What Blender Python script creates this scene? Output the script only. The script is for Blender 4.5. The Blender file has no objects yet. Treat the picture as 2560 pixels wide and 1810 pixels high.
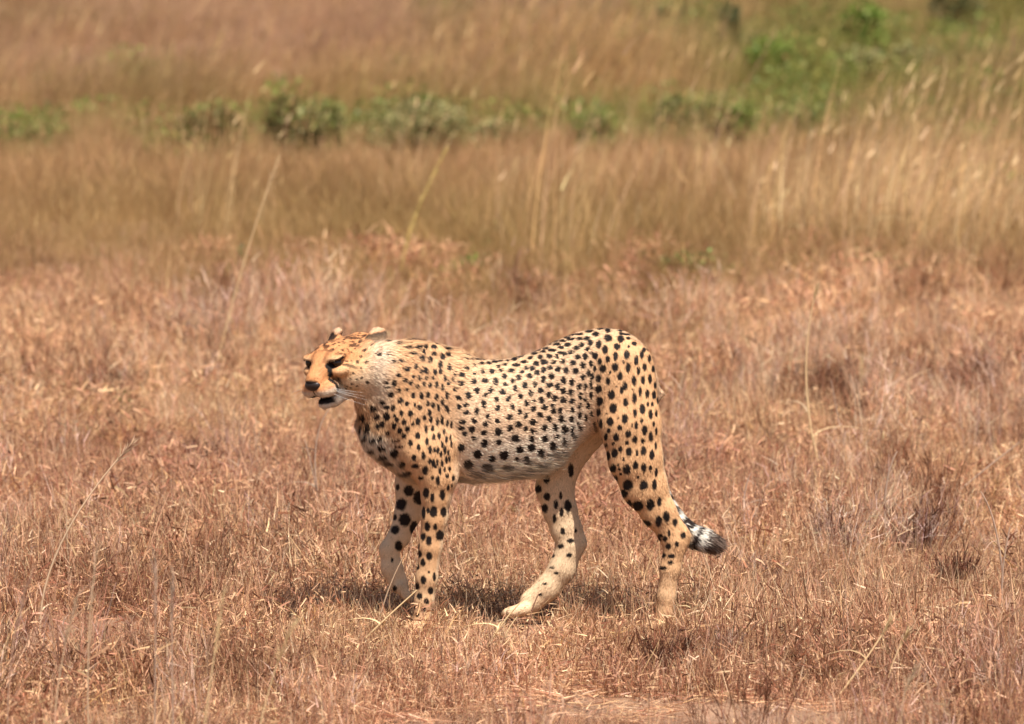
import bpy, math, random
import numpy as np
from mathutils import Vector, Matrix, Euler

rng = np.random.default_rng(7)
random.seed(7)
scene = bpy.context.scene
COL = scene.collection
R = math.radians

# ------------------------------------------------------------------ camera
CAM_Y, CAM_Z = -13.0, 2.2
PITCH = R(6.52)
FPX = 12350.0                      # focal length in photo pixels (2560 wide)
cam_data = bpy.data.cameras.new('camera')
cam = bpy.data.objects.new('camera', cam_data)
COL.objects.link(cam)
cam.location = (0, CAM_Y, CAM_Z)
cam.rotation_euler = (math.pi / 2 - PITCH, 0, 0)
cam_data.sensor_width = 36.0
cam_data.lens = 36.0 * FPX / 2560.0
cam_data.clip_start = 0.1
cam_data.clip_end = 3000
cam_data.dof.use_dof = True
cam_data.dof.focus_distance = 13.05
cam_data.dof.aperture_fstop = 4.5
scene.camera = cam

# ------------------------------------------------------------------ light
SUN_EL, SUN_AZ = R(64), R(25)      # azimuth measured from behind the camera towards its right
sun_dir = Vector((math.sin(SUN_AZ) * math.cos(SUN_EL), -math.cos(SUN_AZ) * math.cos(SUN_EL), math.sin(SUN_EL)))
sl = bpy.data.lights.new('sun', 'SUN')
sl.energy = 5.0
sl.angle = R(0.5)
sl.color = (1.0, 0.94, 0.85)
sun = bpy.data.objects.new('sun', sl)
COL.objects.link(sun)
sun.rotation_euler = sun_dir.to_track_quat('Z', 'Y').to_euler()
sun.location = (3, -5, 8)
world = bpy.data.worlds.new('World')
scene.world = world
world.use_nodes = True
wn = world.node_tree.nodes
sky = wn.new('ShaderNodeTexSky')
sky.sky_type = 'NISHITA'
sky.sun_disc = False
sky.sun_elevation = SUN_EL
sky.sun_rotation = math.atan2(sun_dir.x, sun_dir.y)
sky.dust_density = 2.5
wn['Background'].inputs['Strength'].default_value = 0.065
world.node_tree.links.new(sky.outputs[0], wn['Background'].inputs['Color'])
scene.view_settings.view_transform = 'Standard'
scene.view_settings.look = 'None'
scene.view_settings.gamma = 1
scene.view_settings.exposure = 0.66
scene.cycles.debug_use_spatial_splits = True
scene.cycles.max_bounces = 4
scene.cycles.diffuse_bounces = 2
scene.cycles.transmission_bounces = 2

# ------------------------------------------------------------------ helpers
def link(o, parent=None):
    COL.objects.link(o)
    if parent is not None:
        o.parent = parent
    return o

def tag(o, label=None, cat=None, group=None, kind=None):
    if label: o['label'] = label
    if cat: o['category'] = cat
    if group: o['group'] = group
    if kind: o['kind'] = kind
    return o

def mesh_np(name, verts, quads=None, tris=None, smooth=True):
    verts = np.asarray(verts, np.float32)
    me = bpy.data.meshes.new(name)
    nq = 0 if quads is None else len(quads)
    nt = 0 if tris is None else len(tris)
    me.vertices.add(len(verts))
    me.vertices.foreach_set('co', verts.ravel())
    loops = []
    if nq: loops.append(np.asarray(quads, np.int32).ravel())
    if nt: loops.append(np.asarray(tris, np.int32).ravel())
    if loops:
        lo = np.concatenate(loops)
        me.loops.add(len(lo))
        me.loops.foreach_set('vertex_index', lo)
        start = np.concatenate([np.arange(nq) * 4, nq * 4 + np.arange(nt) * 3]).astype(np.int32)
        me.polygons.add(nq + nt)
        me.polygons.foreach_set('loop_start', start)
        me.polygons.foreach_set('use_smooth', np.full(nq + nt, smooth))
    me.update(calc_edges=True)
    me.validate()
    return me

def set_attr(me, name, typ, data, domain='POINT'):
    a = me.attributes.new(name, typ, domain)
    data = np.asarray(data)
    if typ == 'FLOAT_COLOR':
        d = np.ones((len(data), 4), np.float32); d[:, :3] = data[:, :3]
        a.data.foreach_set('color', d.ravel())
    elif typ == 'FLOAT_VECTOR':
        a.data.foreach_set('vector', data.astype(np.float32).ravel())
    elif typ == 'INT':
        a.data.foreach_set('value', data.astype(np.int32))
    else:
        a.data.foreach_set('value', data.astype(np.float32))

def srgb(r, g, b):
    c = np.array([r, g, b], float) / 255.0
    return np.where(c <= 0.04045, c / 12.92, ((c + 0.055) / 1.055) ** 2.4)

def hash3(ix, iy, iz, seed):
    h = (ix.astype(np.int64) * 374761393 + iy.astype(np.int64) * 668265263 + iz.astype(np.int64) * 2147483647 + seed * 974634777) & 0xFFFFFFFF
    h = ((h ^ (h >> 13)) * 1274126177) & 0xFFFFFFFF
    h = h ^ (h >> 16)
    return (h & 0xFFFFFF) / float(0xFFFFFF)

def noise(p, scale, seed=0):
    """smooth value noise in 0..1 at points p (n,3)"""
    q = np.asarray(p, float) * scale + 1000.0
    i = np.floor(q).astype(np.int64)
    f = q - i
    f = f * f * (3 - 2 * f)
    out = 0
    for dx in (0, 1):
        for dy in (0, 1):
            for dz in (0, 1):
                w = (f[:, 0] if dx else 1 - f[:, 0]) * (f[:, 1] if dy else 1 - f[:, 1]) * (f[:, 2] if dz else 1 - f[:, 2])
                out = out + w * hash3(i[:, 0] + dx, i[:, 1] + dy, i[:, 2] + dz, seed)
    return out

def fbm(p, scale, seed=0, octs=3):
    a, t, o = 1.0, 0.0, 0
    for k in range(octs):
        o = o + a * noise(p, scale * 2 ** k, seed + k * 17); t += a; a *= 0.5
    return o / t

def sstep(a, b, x):
    t = np.clip((x - a) / (b - a), 0, 1)
    return t * t * (3 - 2 * t)

def unit(v):
    v = np.asarray(v, float)
    return v / np.maximum(np.linalg.norm(v, axis=-1, keepdims=True), 1e-9)

def new_mat(name):
    m = bpy.data.materials.new(name)
    m.use_nodes = True
    return m, m.node_tree.nodes, m.node_tree.links, m.node_tree.nodes['Principled BSDF']
# ================================================================== the land
def ground_z(x, y):
    p = np.stack([np.asarray(x, float), np.asarray(y, float), np.zeros_like(np.asarray(x, float))], 1)
    d = np.hypot(p[:, 0] - 0.05, p[:, 1])
    near = sstep(0.9, 2.6, d)
    rise = 0.016 * np.maximum(p[:, 1] - 17, 0) * sstep(17, 30, p[:, 1])
    return near * (0.10 * (fbm(p, 0.55, 71) - .5) + 0.03 * (fbm(p, 2.2, 72) - .5)) + 0.012 * (fbm(p, 5.0, 73) - .5) - .006 + sstep(5, 14, p[:, 1]) * 0.25 * (fbm(p, 0.16, 74) - .5) + rise

# the ground sheet: fine near the animal, coarse to the horizon
xs = np.concatenate([-np.geomspace(1600, 8, 26), np.arange(-7.5, 7.51, 0.10), np.geomspace(8, 1600, 26)])
ys = np.concatenate([[-400, -120, -40, -20], np.arange(-13, 6, 0.10), np.geomspace(6, 70, 60), np.geomspace(80, 2500, 20)])
XX, YY = np.meshgrid(xs, ys, indexing='ij')
ZZ = ground_z(XX.ravel(), np.minimum(YY.ravel(), 75))
nx_, ny_ = XX.shape
ii = (np.arange(nx_ - 1)[:, None] * ny_ + np.arange(ny_ - 1)[None, :]).ravel()
gme = mesh_np('ground', np.stack([XX.ravel(), YY.ravel(), ZZ], 1), np.stack([ii, ii + ny_, ii + ny_ + 1, ii + 1], 1))
M_SOIL, n_, l_, b_ = new_mat('dry_soil')
tc = n_.new('ShaderNodeTexCoord')
n1 = n_.new('ShaderNodeTexNoise'); n1.inputs['Scale'].default_value = 2.3; n1.inputs['Detail'].default_value = 8
n2 = n_.new('ShaderNodeTexNoise'); n2.inputs['Scale'].default_value = 55; n2.inputs['Detail'].default_value = 6
r1 = n_.new('ShaderNodeValToRGB')
r1.color_ramp.elements[0].color = (.200, .112, .070, 1); r1.color_ramp.elements[0].position = .3
r1.color_ramp.elements[1].color = (.400, .255, .170, 1); r1.color_ramp.elements[1].position = .72
r2 = n_.new('ShaderNodeValToRGB')
r2.color_ramp.elements[0].color = (.45, .40, .36, 1); r2.color_ramp.elements[1].color = (1.15, 1.08, 1.0, 1)
mx = n_.new('ShaderNodeMix'); mx.data_type = 'RGBA'; mx.blend_type = 'MULTIPLY'; mx.inputs[0].default_value = 1
l_.new(tc.outputs['Object'], n1.inputs['Vector']); l_.new(tc.outputs['Object'], n2.inputs['Vector'])
l_.new(n1.outputs[0], r1.inputs[0]); l_.new(n2.outputs[0], r2.inputs[0])
l_.new(r1.outputs[0], mx.inputs[6]); l_.new(r2.outputs[0], mx.inputs[7]); l_.new(mx.outputs[2], b_.inputs['Base Color'])
bp = n_.new('ShaderNodeBump'); bp.inputs['Strength'].default_value = .6; bp.inputs['Distance'].default_value = .012
l_.new(n2.outputs[0], bp.inputs['Height']); l_.new(bp.outputs[0], b_.inputs['Normal'])
b_.inputs['Roughness'].default_value = .95
gme.materials.append(M_SOIL)
tag(link(bpy.data.objects.new('ground', gme)), kind='structure')

# ------------------------------------------------------------------ plant material
def plant_mat(name, trans=0.25, rough=0.6, inst=True):
    m, n, l, b = new_mat(name)
    at = n.new('ShaderNodeAttribute'); at.attribute_name = 'col'
    src = at.outputs['Color']
    if inst:
        ai = n.new('ShaderNodeAttribute'); ai.attribute_name = 'tint'; ai.attribute_type = 'INSTANCER'
        mu = n.new('ShaderNodeMix'); mu.data_type = 'RGBA'; mu.blend_type = 'MULTIPLY'; mu.inputs[0].default_value = 1
        l.new(src, mu.inputs[6]); l.new(ai.outputs['Color'], mu.inputs[7]); src = mu.outputs[2]
    l.new(src, b.inputs['Base Color'])
    b.inputs['Roughness'].default_value = rough
    b.inputs['Specular IOR Level'].default_value = .3
    tr = n.new('ShaderNodeBsdfTranslucent'); l.new(src, tr.inputs['Color'])
    ms = n.new('ShaderNodeMixShader'); ms.inputs[0].default_value = trans
    if trans <= 0: return m
    l.new(b.outputs[0], ms.inputs[1]); l.new(tr.outputs[0], ms.inputs[2])
    l.new(ms.outputs[0], n['Material Output'].inputs['Surface'])
    return m
M_GRASS = plant_mat('dry_grass_blades')
M_PLANT = plant_mat('plant_parts', inst=False)

# ------------------------------------------------------------------ blades
class Strips:
    """collects thin flat strips; every strip is a bent blade of k+1 stations"""
    def __init__(self): self.v, self.q, self.c, self.n = [], [], [], 0
    def add(self, base, dirs, length, width, bend, col, k=3, taper=1.0, r=None, tipw=0.15, bdir=None):
        """base (n,3), dirs (n,3) unit, bend (n,) curvature towards bdir, col (n,3)"""
        r = r or rng
        n = len(base)
        if bdir is None:
            a = r.uniform(0, 2 * math.pi, n); bdir = np.stack([np.cos(a), np.sin(a), -.35 * np.ones(n)], 1)
        side = unit(np.cross(dirs, r.normal(size=(n, 3))))
        t = np.linspace(0, 1, k + 1)
        P = base[:, None] + dirs[:, None] * (t[None, :, None] * length[:, None, None]) + bdir[:, None] * ((t ** 2)[None, :, None] * (bend * length)[:, None, None])
        w = (width[:, None] * (1 - (1 - tipw) * t[None] ** 1.5)) * .5
        L_ = P - side[:, None] * w[:, :, None]; R_ = P + side[:, None] * w[:, :, None]
        vs = np.stack([L_, R_], 2).reshape(-1, 3)
        off = self.n + np.arange(n)[:, None, None] * (2 * (k + 1)) + np.arange(k)[None, :, None] * 2
        self.q.append((off + np.array([0, 1, 3, 2])).reshape(-1, 4))
        shade = (0.78 + 0.30 * t)[None, :, None]
        cc = np.repeat(np.clip(col[:, None] * np.ones_like(shade), 0, .9), 2, 1).reshape(-1, 3)
        self.v.append(vs); self.c.append(cc); self.n += len(vs)
        return P[:, -1]
    def leaves(self, c, size, col, r=None, up=0.3, asp=.45):
        """small rhombic leaves at points c"""
        r = r or rng
        n = len(c)
        a = unit(r.normal(size=(n, 3)) + np.array([0, 0, up])); b = unit(np.cross(a, r.normal(size=(n, 3))))
        s = size[:, None]
        vs = np.stack([c, c + a * s * .5 + b * s * asp, c + a * s, c + a * s * .5 - b * s * asp], 1).reshape(-1, 3)
        self.q.append(self.n + np.arange(n)[:, None] * 4 + np.arange(4)[None]); self.v.append(vs)
        self.c.append(np.repeat(col, 4, 0)); self.n += 4 * n
    def arrays(self):
        return np.concatenate(self.v), np.concatenate(self.q), np.concatenate(self.c)
    def mesh(self, name, mat):
        v, q, c = self.arrays()
        me = mesh_np(name, v, q)
        set_attr(me, 'col', 'FLOAT_COLOR', c)
        me.materials.append(mat)
        return me

def pal(n, cols, w=None, jit=.12, r=None):
    r = r or rng
    C = np.array([srgb(*c) for c in cols])
    i = r.choice(len(C), n, p=None if w is None else np.array(w) / np.sum(w))
    return np.clip(C[i] * (1 + jit * r.standard_normal((n, 1))) * (1 + .04 * r.standard_normal((n, 3))), .005, .9)
STRAW = (222, 190, 156); PALEST = (236, 212, 184); PINK = (192, 152, 128); RED = (154, 110, 88); BRN = (104, 72, 56); GREY = (198, 176, 156); GOLD = (206, 166, 116); OLIVE = (150, 132, 84); GRN = (92, 110, 46); MAUVE = (180, 144, 124)

def up_dirs(n, spread, lean=(0, 0, 0), r=None):
    r = r or rng
    return unit(np.stack([r.normal(0, spread, n), r.normal(0, spread, n), np.ones(n)], 1) + np.array(lean))

def disc(n, rad, r=None):
    r = r or rng
    a = r.uniform(0, 2 * math.pi, n); q = rad * np.sqrt(r.random(n))
    return np.stack([q * np.cos(a), q * np.sin(a), np.zeros(n)], 1)

# ---- clump kinds ----------------------------------------------------------
def clump_short(rad=.20):
    """patch of grazed dead sward: stubble, curled leaf scraps, litter, a few leaning stems"""
    S_ = Strips()
    cen = disc(12, rad * .85)
    def spread(n, r_):
        return cen[rng.integers(0, 12, n)] + disc(n, r_)
    n = 430   # upright stubble
    S_.add(spread(n, .055), up_dirs(n, .30), rng.uniform(.020, .090, n), rng.uniform(.0012, .0026, n), rng.uniform(0, .30, n), pal(n, [STRAW, PALEST, PINK, RED, BRN], [2.4, 1.6, 3.4, 3.2, 3.2]), 2)
    n = 430   # scraps of dry leaf at all heights
    b = spread(n, .075); b[:, 2] = rng.uniform(.003, .075, n) * rng.random(n) ** .5
    S_.add(b, unit(rng.normal(size=(n, 3)) * np.array([1, 1, .8]) + np.array([0, 0, .45])), rng.uniform(.008, .030, n), rng.uniform(.0014, .0031, n), rng.uniform(-.3, .6, n), pal(n, [STRAW, PALEST, PINK, RED, BRN], [3, 1.9, 2.6, 2.8, 2.8]), 2, tipw=.4)
    n = 200   # litter on the soil
    a = rng.uniform(0, 6.28, n); d = np.stack([np.cos(a), np.sin(a), rng.normal(.05, .14, n)], 1)
    b = disc(n, rad * 1.1); b[:, 2] = rng.uniform(.004, .018, n)
    S_.add(b, unit(d), rng.uniform(.012, .055, n), rng.uniform(.0014, .0032, n), rng.uniform(-.2, .3, n), pal(n, [STRAW, PINK, RED, BRN], [3, 3, 3, 2]), 2)
    n = 60    # thin stems
    S_.add(spread(n, .05), up_dirs(n, .24), rng.uniform(.07, .15, n), rng.uniform(.0011, .0019, n), rng.uniform(0, .25, n), pal(n, [STRAW, PINK, GREY, BRN], [3, 2, 2, 1.6]), 3)
    return S_
def clump_litter(rad=.20):
    S_ = Strips()
    n = 260
    a = rng.uniform(0, 6.28, n); d = np.stack([np.cos(a), np.sin(a), rng.normal(.06, .14, n)], 1)
    b = disc(n, rad); b[:, 2] = rng.uniform(.004, .016, n)
    S_.add(b, unit(d), rng.uniform(.012, .070, n), rng.uniform(.0014, .0034, n), rng.uniform(-.25, .35, n), pal(n, [STRAW, PALEST, PINK, RED], [3, 2, 3, 2]), 2)
    n = 26
    S_.add(disc(n, rad), up_dirs(n, .5), rng.uniform(.015, .06, n), rng.uniform(.0014, .0026, n), rng.uniform(0, .4, n), pal(n, [STRAW, PINK, RED], [3, 3, 2]), 2)
    return S_
def clump_leafy(rad=.05):
    """tuft with curled dry leaf blades"""
    S_ = Strips()
    n = 90
    S_.add(disc(n, .06), up_dirs(n, .45), rng.uniform(.04, .14, n), rng.uniform(.0022, .0044, n), rng.uniform(.1, .7, n), pal(n, [STRAW, PINK, RED, GOLD, BRN], [3.4, 3, 3, 1.6, 2.4]), 3)
    n = 90
    b = disc(n, .09); b[:, 2] = rng.uniform(.01, .10, n)
    S_.add(b, unit(rng.normal(size=(n, 3)) + np.array([0, 0, .5])), rng.uniform(.012, .04, n), rng.uniform(.0026, .0052, n), rng.uniform(0, .6, n), pal(n, [STRAW, PINK, RED, BRN], [3, 3, 3, 2]), 2, tipw=.4)
    return S_
def clump_twig(col=(PINK, MAUVE, GREY, RED), h=(.14, .27), n=30, rad=.07):
    """wiry dead stems that fork towards the top"""
    S_ = Strips()
    L = rng.uniform(h[0], h[1], n); d = up_dirs(n, .24); base = disc(n, rad)
    c = pal(n, list(col))
    S_.add(base, d, L, rng.uniform(.0018, .0030, n), rng.uniform(0, .15, n), c, 2, tipw=.5)
    for k in range(4):
        f = rng.uniform(.35, .98, n)
        b = base + d * (L * f)[:, None]
        S_.add(b, unit(d + rng.normal(0, .5, (n, 3)) + np.array([0, 0, .15])), rng.uniform(.02, .07, n), rng.uniform(.0016, .0034, n), rng.uniform(0, .3, n), c * rng.uniform(.85, 1.2, (n, 1)), 2)
    return S_
def clump_fine(col, h=(.16, .34), n=60, w=(.0016, .0030), spread=.28, lean=(.12, 0, 0), heads=.25, rad=.10, hw=.005):
    """upright grass with seed heads, leaning with the wind"""
    S_ = Strips()
    L = rng.uniform(h[0], h[1], n)
    c = pal(n, list(col))
    tips = S_.add(disc(n, rad), up_dirs(n, spread, lean), L, rng.uniform(w[0], w[1], n), rng.uniform(0, .3, n), c, 3, bdir=np.stack([np.full(n, .8) + rng.normal(0, .4, n), rng.normal(0, .5, n), np.full(n, -.3)], 1))
    m = rng.random(n) < heads
    if m.any():
        k = m.sum()
        S_.add(tips[m], up_dirs(k, .3, (.35, 0, 0)), rng.uniform(.04, .09, k), rng.uniform(.6 * hw, 1.3 * hw, k), rng.uniform(0, .4, k), np.clip(c[m] * 1.02, 0, .8), 2)
    return S_
def clump_weed():
    S_ = Strips()
    n = 12
    d = up_dirs(n, .4); L = rng.uniform(.10, .22, n); b = disc(n, .05)
    S_.add(b, d, L, rng.uniform(.002, .003, n), rng.uniform(0, .1, n), pal(n, [OLIVE, (104, 96, 52)]), 2, tipw=.5)
    k = 90
    j = rng.integers(0, n, k); f = rng.uniform(.25, 1.05, k)
    S_.leaves(b[j] + d[j] * (L[j] * f)[:, None] + rng.normal(0, .012, (k, 3)), rng.uniform(.012, .030, k), pal(k, [GRN, (84, 104, 40), OLIVE], [3, 2, 2]))
    return S_

# ---- one object: clump meshes in its data, copied over the scatter points by nodes ------------
def field(name, label, clumps, pts, rotz, tilt, scl, pick, tint, cat='grass'):
    vs, qs, cs, vid = [], [], [], []
    off = 0
    for i, c in enumerate(clumps):
        v, q, cc = c.arrays()
        vs.append(v); qs.append(q + off); cs.append(cc); vid.append(np.full(len(v), i)); off += len(v)
    nC = off
    nP = len(pts)
    me = mesh_np(name, np.concatenate(vs + [pts]), np.concatenate(qs))
    z3 = np.zeros((nC, 3))
    set_attr(me, 'col', 'FLOAT_COLOR', np.concatenate(cs + [np.ones((nP, 3))]))
    set_attr(me, 'vid', 'INT', np.concatenate(vid + [np.full(nP, -1)]))
    set_attr(me, 'pick', 'INT', np.concatenate([np.zeros(nC), pick]))
    set_attr(me, 'rot', 'FLOAT_VECTOR', np.concatenate([z3, np.stack([tilt[:, 0], tilt[:, 1], rotz], 1)]))
    set_attr(me, 'scl', 'FLOAT_VECTOR', np.concatenate([z3 + 1, scl]))
    set_attr(me, 'tint', 'FLOAT_COLOR', np.concatenate([z3 + 1, tint]))
    me.materials.append(M_GRASS)
    ob = link(bpy.data.objects.new(name, me))
    ng = bpy.data.node_groups.new(name + '_nodes', 'GeometryNodeTree')
    ng.interface.new_socket('Geometry', in_out='INPUT', socket_type='NodeSocketGeometry')
    ng.interface.new_socket('Geometry', in_out='OUTPUT', socket_type='NodeSocketGeometry')
    N_, L_ = ng.nodes, ng.links
    gi = N_.new('NodeGroupInput'); go = N_.new('NodeGroupOutput')
    def named(nm, typ):
        q = N_.new('GeometryNodeInputNamedAttribute'); q.data_type = typ; q.inputs['Name'].default_value = nm
        return q.outputs['Attribute']
    v_ = named('vid', 'INT')
    cmp_ = N_.new('FunctionNodeCompare'); cmp_.data_type = 'INT'; cmp_.operation = 'GREATER_EQUAL'
    ins_ = [s for s in cmp_.inputs if s.enabled and s.type == 'INT']
    L_.new(v_, ins_[0]); ins_[1].default_value = 0
    sep = N_.new('GeometryNodeSeparateGeometry'); sep.domain = 'POINT'
    L_.new(gi.outputs[0], sep.inputs['Geometry']); L_.new(cmp_.outputs[0], sep.inputs['Selection'])
    spl = N_.new('GeometryNodeSplitToInstances'); spl.domain = 'POINT'
    L_.new(sep.outputs['Selection'], spl.inputs['Geometry']); L_.new(v_, spl.inputs['Group ID'])
    iop = N_.new('GeometryNodeInstanceOnPoints')
    L_.new(sep.outputs['Inverted'], iop.inputs['Points']); L_.new(spl.outputs['Instances'], iop.inputs['Instance'])
    iop.inputs['Pick Instance'].default_value = True
    L_.new(named('pick', 'INT'), iop.inputs['Instance Index'])
    L_.new(named('rot', 'FLOAT_VECTOR'), iop.inputs['Rotation']); L_.new(named('scl', 'FLOAT_VECTOR'), iop.inputs['Scale'])
    L_.new(iop.outputs['Instances'], go.inputs[0])
    md = ob.modifiers.new('scatter', 'NODES'); md.node_group = ng
    tag(ob, label, cat, kind='stuff')
    return ob

def half_width(y):
    return 0.1045 * (y + 13) + 0.85 + 0.045 * (y + 13) + 0.05 * np.maximum(y - 8, 0)

def sow(name, label, clumps, y0, y1, density, size, tintf, accept=None, wts=None, lean=.10, hvar=.25, aniso=1.0):
    """scatter over the strip y0..y1 seen from the track; density per square metre (callable or number)"""
    area_w = half_width(y1)
    n = int((y1 - y0) * 2 * area_w * density)
    y = rng.uniform(y0, y1, n); x = rng.uniform(-area_w, area_w, n)
    m = np.abs(x) < half_width(y)
    x, y = x[m], y[m]
    p = np.stack([x, y, np.zeros(len(x))], 1)
    if accept is not None:
        a = accept(p)
        m = rng.random(len(x)) < a
        x, y, p = x[m], y[m], p[m]
    p[:, 2] = ground_z(x, y) - .004
    n = len(x)
    s = size(p) * np.clip(1 + hvar * rng.standard_normal(n), .5, 1.8)
    sc3 = np.stack([s * aniso, s * aniso, s * np.clip(1 + .15 * rng.standard_normal(n), .6, 1.5)], 1)
    pick = rng.choice(len(clumps), n, p=None if wts is None else np.array(wts) / np.sum(wts))
    return field(name, label, clumps, p, rng.uniform(0, 6.283, n) if lean is not None else rng.uniform(-.5, .5, n), rng.normal(0, lean or .06, (n, 2)), sc3, pick, np.clip(tintf(p), .05, 3))

def T_(*c):
    return np.array(c, float)
def mixc(a, b, t):
    return a * (1 - t[:, None]) + b * t[:, None]

# blueprint helpers: where a spot of the photograph lies on the ground
def on_ground(u, v, z=0.0):
    sx, sy = u * 1.115, v * 1.115
    dx = (sx - 1280) / FPX; dz = (905 - sy) / FPX
    f = np.array([0, math.cos(PITCH), -math.sin(PITCH)]); up = np.array([0, math.sin(PITCH), math.cos(PITCH)])
    d = f + dx * np.array([1, 0, 0]) + dz * up
    t = (CAM_Z - z) / -d[2]
    for _ in range(6):
        p = np.array([0, CAM_Y, CAM_Z]) + t * d
        t = (CAM_Z - ground_z([p[0]], [p[1]])[0] - z) / -d[2]
    return np.array([0, CAM_Y, CAM_Z]) + t * d
def unit_at(p):
    """metres per blueprint unit at the distance of p"""
    return 1.115 * math.hypot(p[1] - CAM_Y, p[2] - CAM_Z) / FPX

def edge_noise(p):
    return 5.0 * (fbm(p, .42, 171) - .5) + 1.2 * np.exp(-((p[:, 0] + .1) / 1.5) ** 2)
def near_uv(p, spots):
    o = 0
    for u, v, su, sv, k in spots:
        g = on_ground(u, v); w = su * unit_at(g)
        o = o + k * np.exp(-(((p[:, 0] - g[0]) / w) ** 2 + ((p[:, 1] - g[1]) / sv) ** 2))
    return o
# bare earth on the near right, thinner sward round the feet
def bare(p):
    x, y = p[:, 0], p[:, 1]
    q = np.exp(-(((x - .35) / .85) ** 2 + ((y + 1.15) / .34) ** 2)) + .5 * np.exp(-(((x + .15) / .5) ** 2 + ((y + .75) / .22) ** 2)) + 1.15 * np.exp(-(((x - .03) / .16) ** 2 + ((y + .13) / .20) ** 2)) + .6 * np.exp(-(((x + .30) / .12) ** 2 + ((y - .02) / .08) ** 2))
    return np.clip(q * (0.35 + 1.2 * fbm(p, 3.5, 91)), 0, .93)
def tint_near(p):
    n1 = fbm(p, .9, 101); n2 = fbm(p, 3.0, 103); n3 = noise(p, .45, 104)
    c = mixc(T_(1.06, 1.0, .96), T_(.98, .86, .84), sstep(.35, .7, n1))
    c = mixc(c, T_(.66, .52, .46), .85 * sstep(.56, .78, n2))
    c = mixc(c, T_(1.16, 1.14, 1.06), .7 * sstep(.58, .8, n3))
    far = sstep(4.5, 8.5, p[:, 1])
    c = mixc(c, c * T_(1.04, 1.0, .98), far)
    return c * T_(1.07, 1.03, .92) * (1 + .10 * rng.standard_normal((len(p), 1)))
near_clumps = [clump_short() for _ in range(12)]
sow('short_dry_grass', 'short grazed dead grass and litter covering the ground around the cheetah', near_clumps, -4.5, 5.2, 36,
    lambda p: (.62 + .72 * sstep(.30, .75, fbm(p, 1.3, 110))) * (1 - .38 * np.exp(-((p[:, 0] / .62) ** 4 + ((p[:, 1] + .15) / .42) ** 4))), tint_near, lambda p: 1 - bare(p), hvar=.16)
sow('grass_litter', 'broken straw scattered over the bare earth', [clump_litter() for _ in range(5)], -3.0, .4, 24, lambda p: np.full(len(p), .9), tint_near, lambda p: .25 + .75 * bare(p))
tufts = [clump_leafy() for _ in range(8)]
sow('dry_leaf_tufts', 'small curled tufts of dead leaf blades among the short grass', tufts, -3.5, 10.4, 34,
    lambda p: .62 + .5 * fbm(p, 1.3, 115) + .25 * sstep(2, 7, p[:, 1]), tint_near, lambda p: (1 - bare(p)) * sstep(.36, .56, fbm(p, 1.6, 116)))
sow('short_dry_grass', 'short dead grass growing thicker behind the cheetah', near_clumps, 5.2, 12.0, 26,
    lambda p: 1.0 + .5 * fbm(p, 1.0, 111), tint_near, lambda p: sstep(11.2, 6.8, p[:, 1] + edge_noise(p)))
twigs = [clump_twig((PINK, MAUVE, GREY, GREY, (204, 182, 174))) for _ in range(5)] + [clump_twig((BRN, RED, (92, 60, 44)), (.10, .22)) for _ in range(3)]
STEMS_AT = [(500, 780, 130, 1.3, 1.2), (1120, 740, 420, .8, .8), (2060, 1180, 230, .9, 1.0), (1760, 820, 260, 1.4, .6), (2160, 920, 200, 1.2, .8), (720, 770, 160, .9, .6), (1700, 1330, 90, .4, .6), (2230, 1560, 90, .5, 1.0), (120, 1540, 200, .6, .8)]
sow('dry_stem_thicket', 'wiry pinkish grey dead stems standing in the short grass', twigs, -2.2, 10.5, 46,
    lambda p: .60 + .18 * sstep(1.5, 7, p[:, 1]) + .30 * fbm(p, .8, 112), lambda p: tint_near(p) * T_(1.0, .99, 1.0),
    lambda p: np.clip(1.0 * near_uv(p, STEMS_AT) * (.35 + fbm(p, 1.2, 113)) + .12, 0, 1) * (1 - bare(p)) * sstep(.35, 1.0, np.hypot(p[:, 0] * .5, p[:, 1])) * sstep(9.4, 7.6, p[:, 1] + edge_noise(p)))
def patch(p, u, v, su, sv):
    g = on_ground(u, v); k = unit_at(g)
    return np.exp(-(((p[:, 0] - g[0]) / (su * k)) ** 2 + ((p[:, 1] - g[1]) / (sv)) ** 2))
SHRUB_AT = [(468, 352, 118), (642, 338, 62), (722, 344, 78), (955, 338, 190), (1118, 328, 84), (1335, 348, 62), (1510, 326, 84), (1602, 342, 62), (1658, 346, 66), (1790, 324, 120), (62, 326, 140),
            (1636, 132, 46), (1692, 164, 42), (1732, 184, 76), (1934, 134, 78), (1950, 186, 150), (1500, 86, 66), (2138, 70, 92), (2272, 52, 70), (2070, 170, 90), (306, 226, 66), (112, 214, 66)]
def near_uv_clip(p):
    """ground kept thin of grass just before and under each bush"""
    o = 0
    for u, v, w in SHRUB_AT:
        g = on_ground(u, v); q = .62 * w * unit_at(g)
        o = o + np.exp(-(((p[:, 0] - g[0]) / q) ** 4 + ((p[:, 1] - g[1] + .5) / 1.1) ** 4))
    return np.clip(o, 0, 1)
OLIVE_AT = [(900, 570, 560, 3.0, .9), (1500, 600, 380, 2.4, .8), (240, 500, 300, 2.5, .5), (2150, 610, 180, 1.0, .7), (1040, 610, 160, 1.0, .5)]
TAN_AT = [(300, 430, 300, 2.0, .8), (1100, 400, 400, 1.5, .6), (1500, 390, 300, 1.6, .8), (2150, 420, 200, 3.0, .5)]
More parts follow.
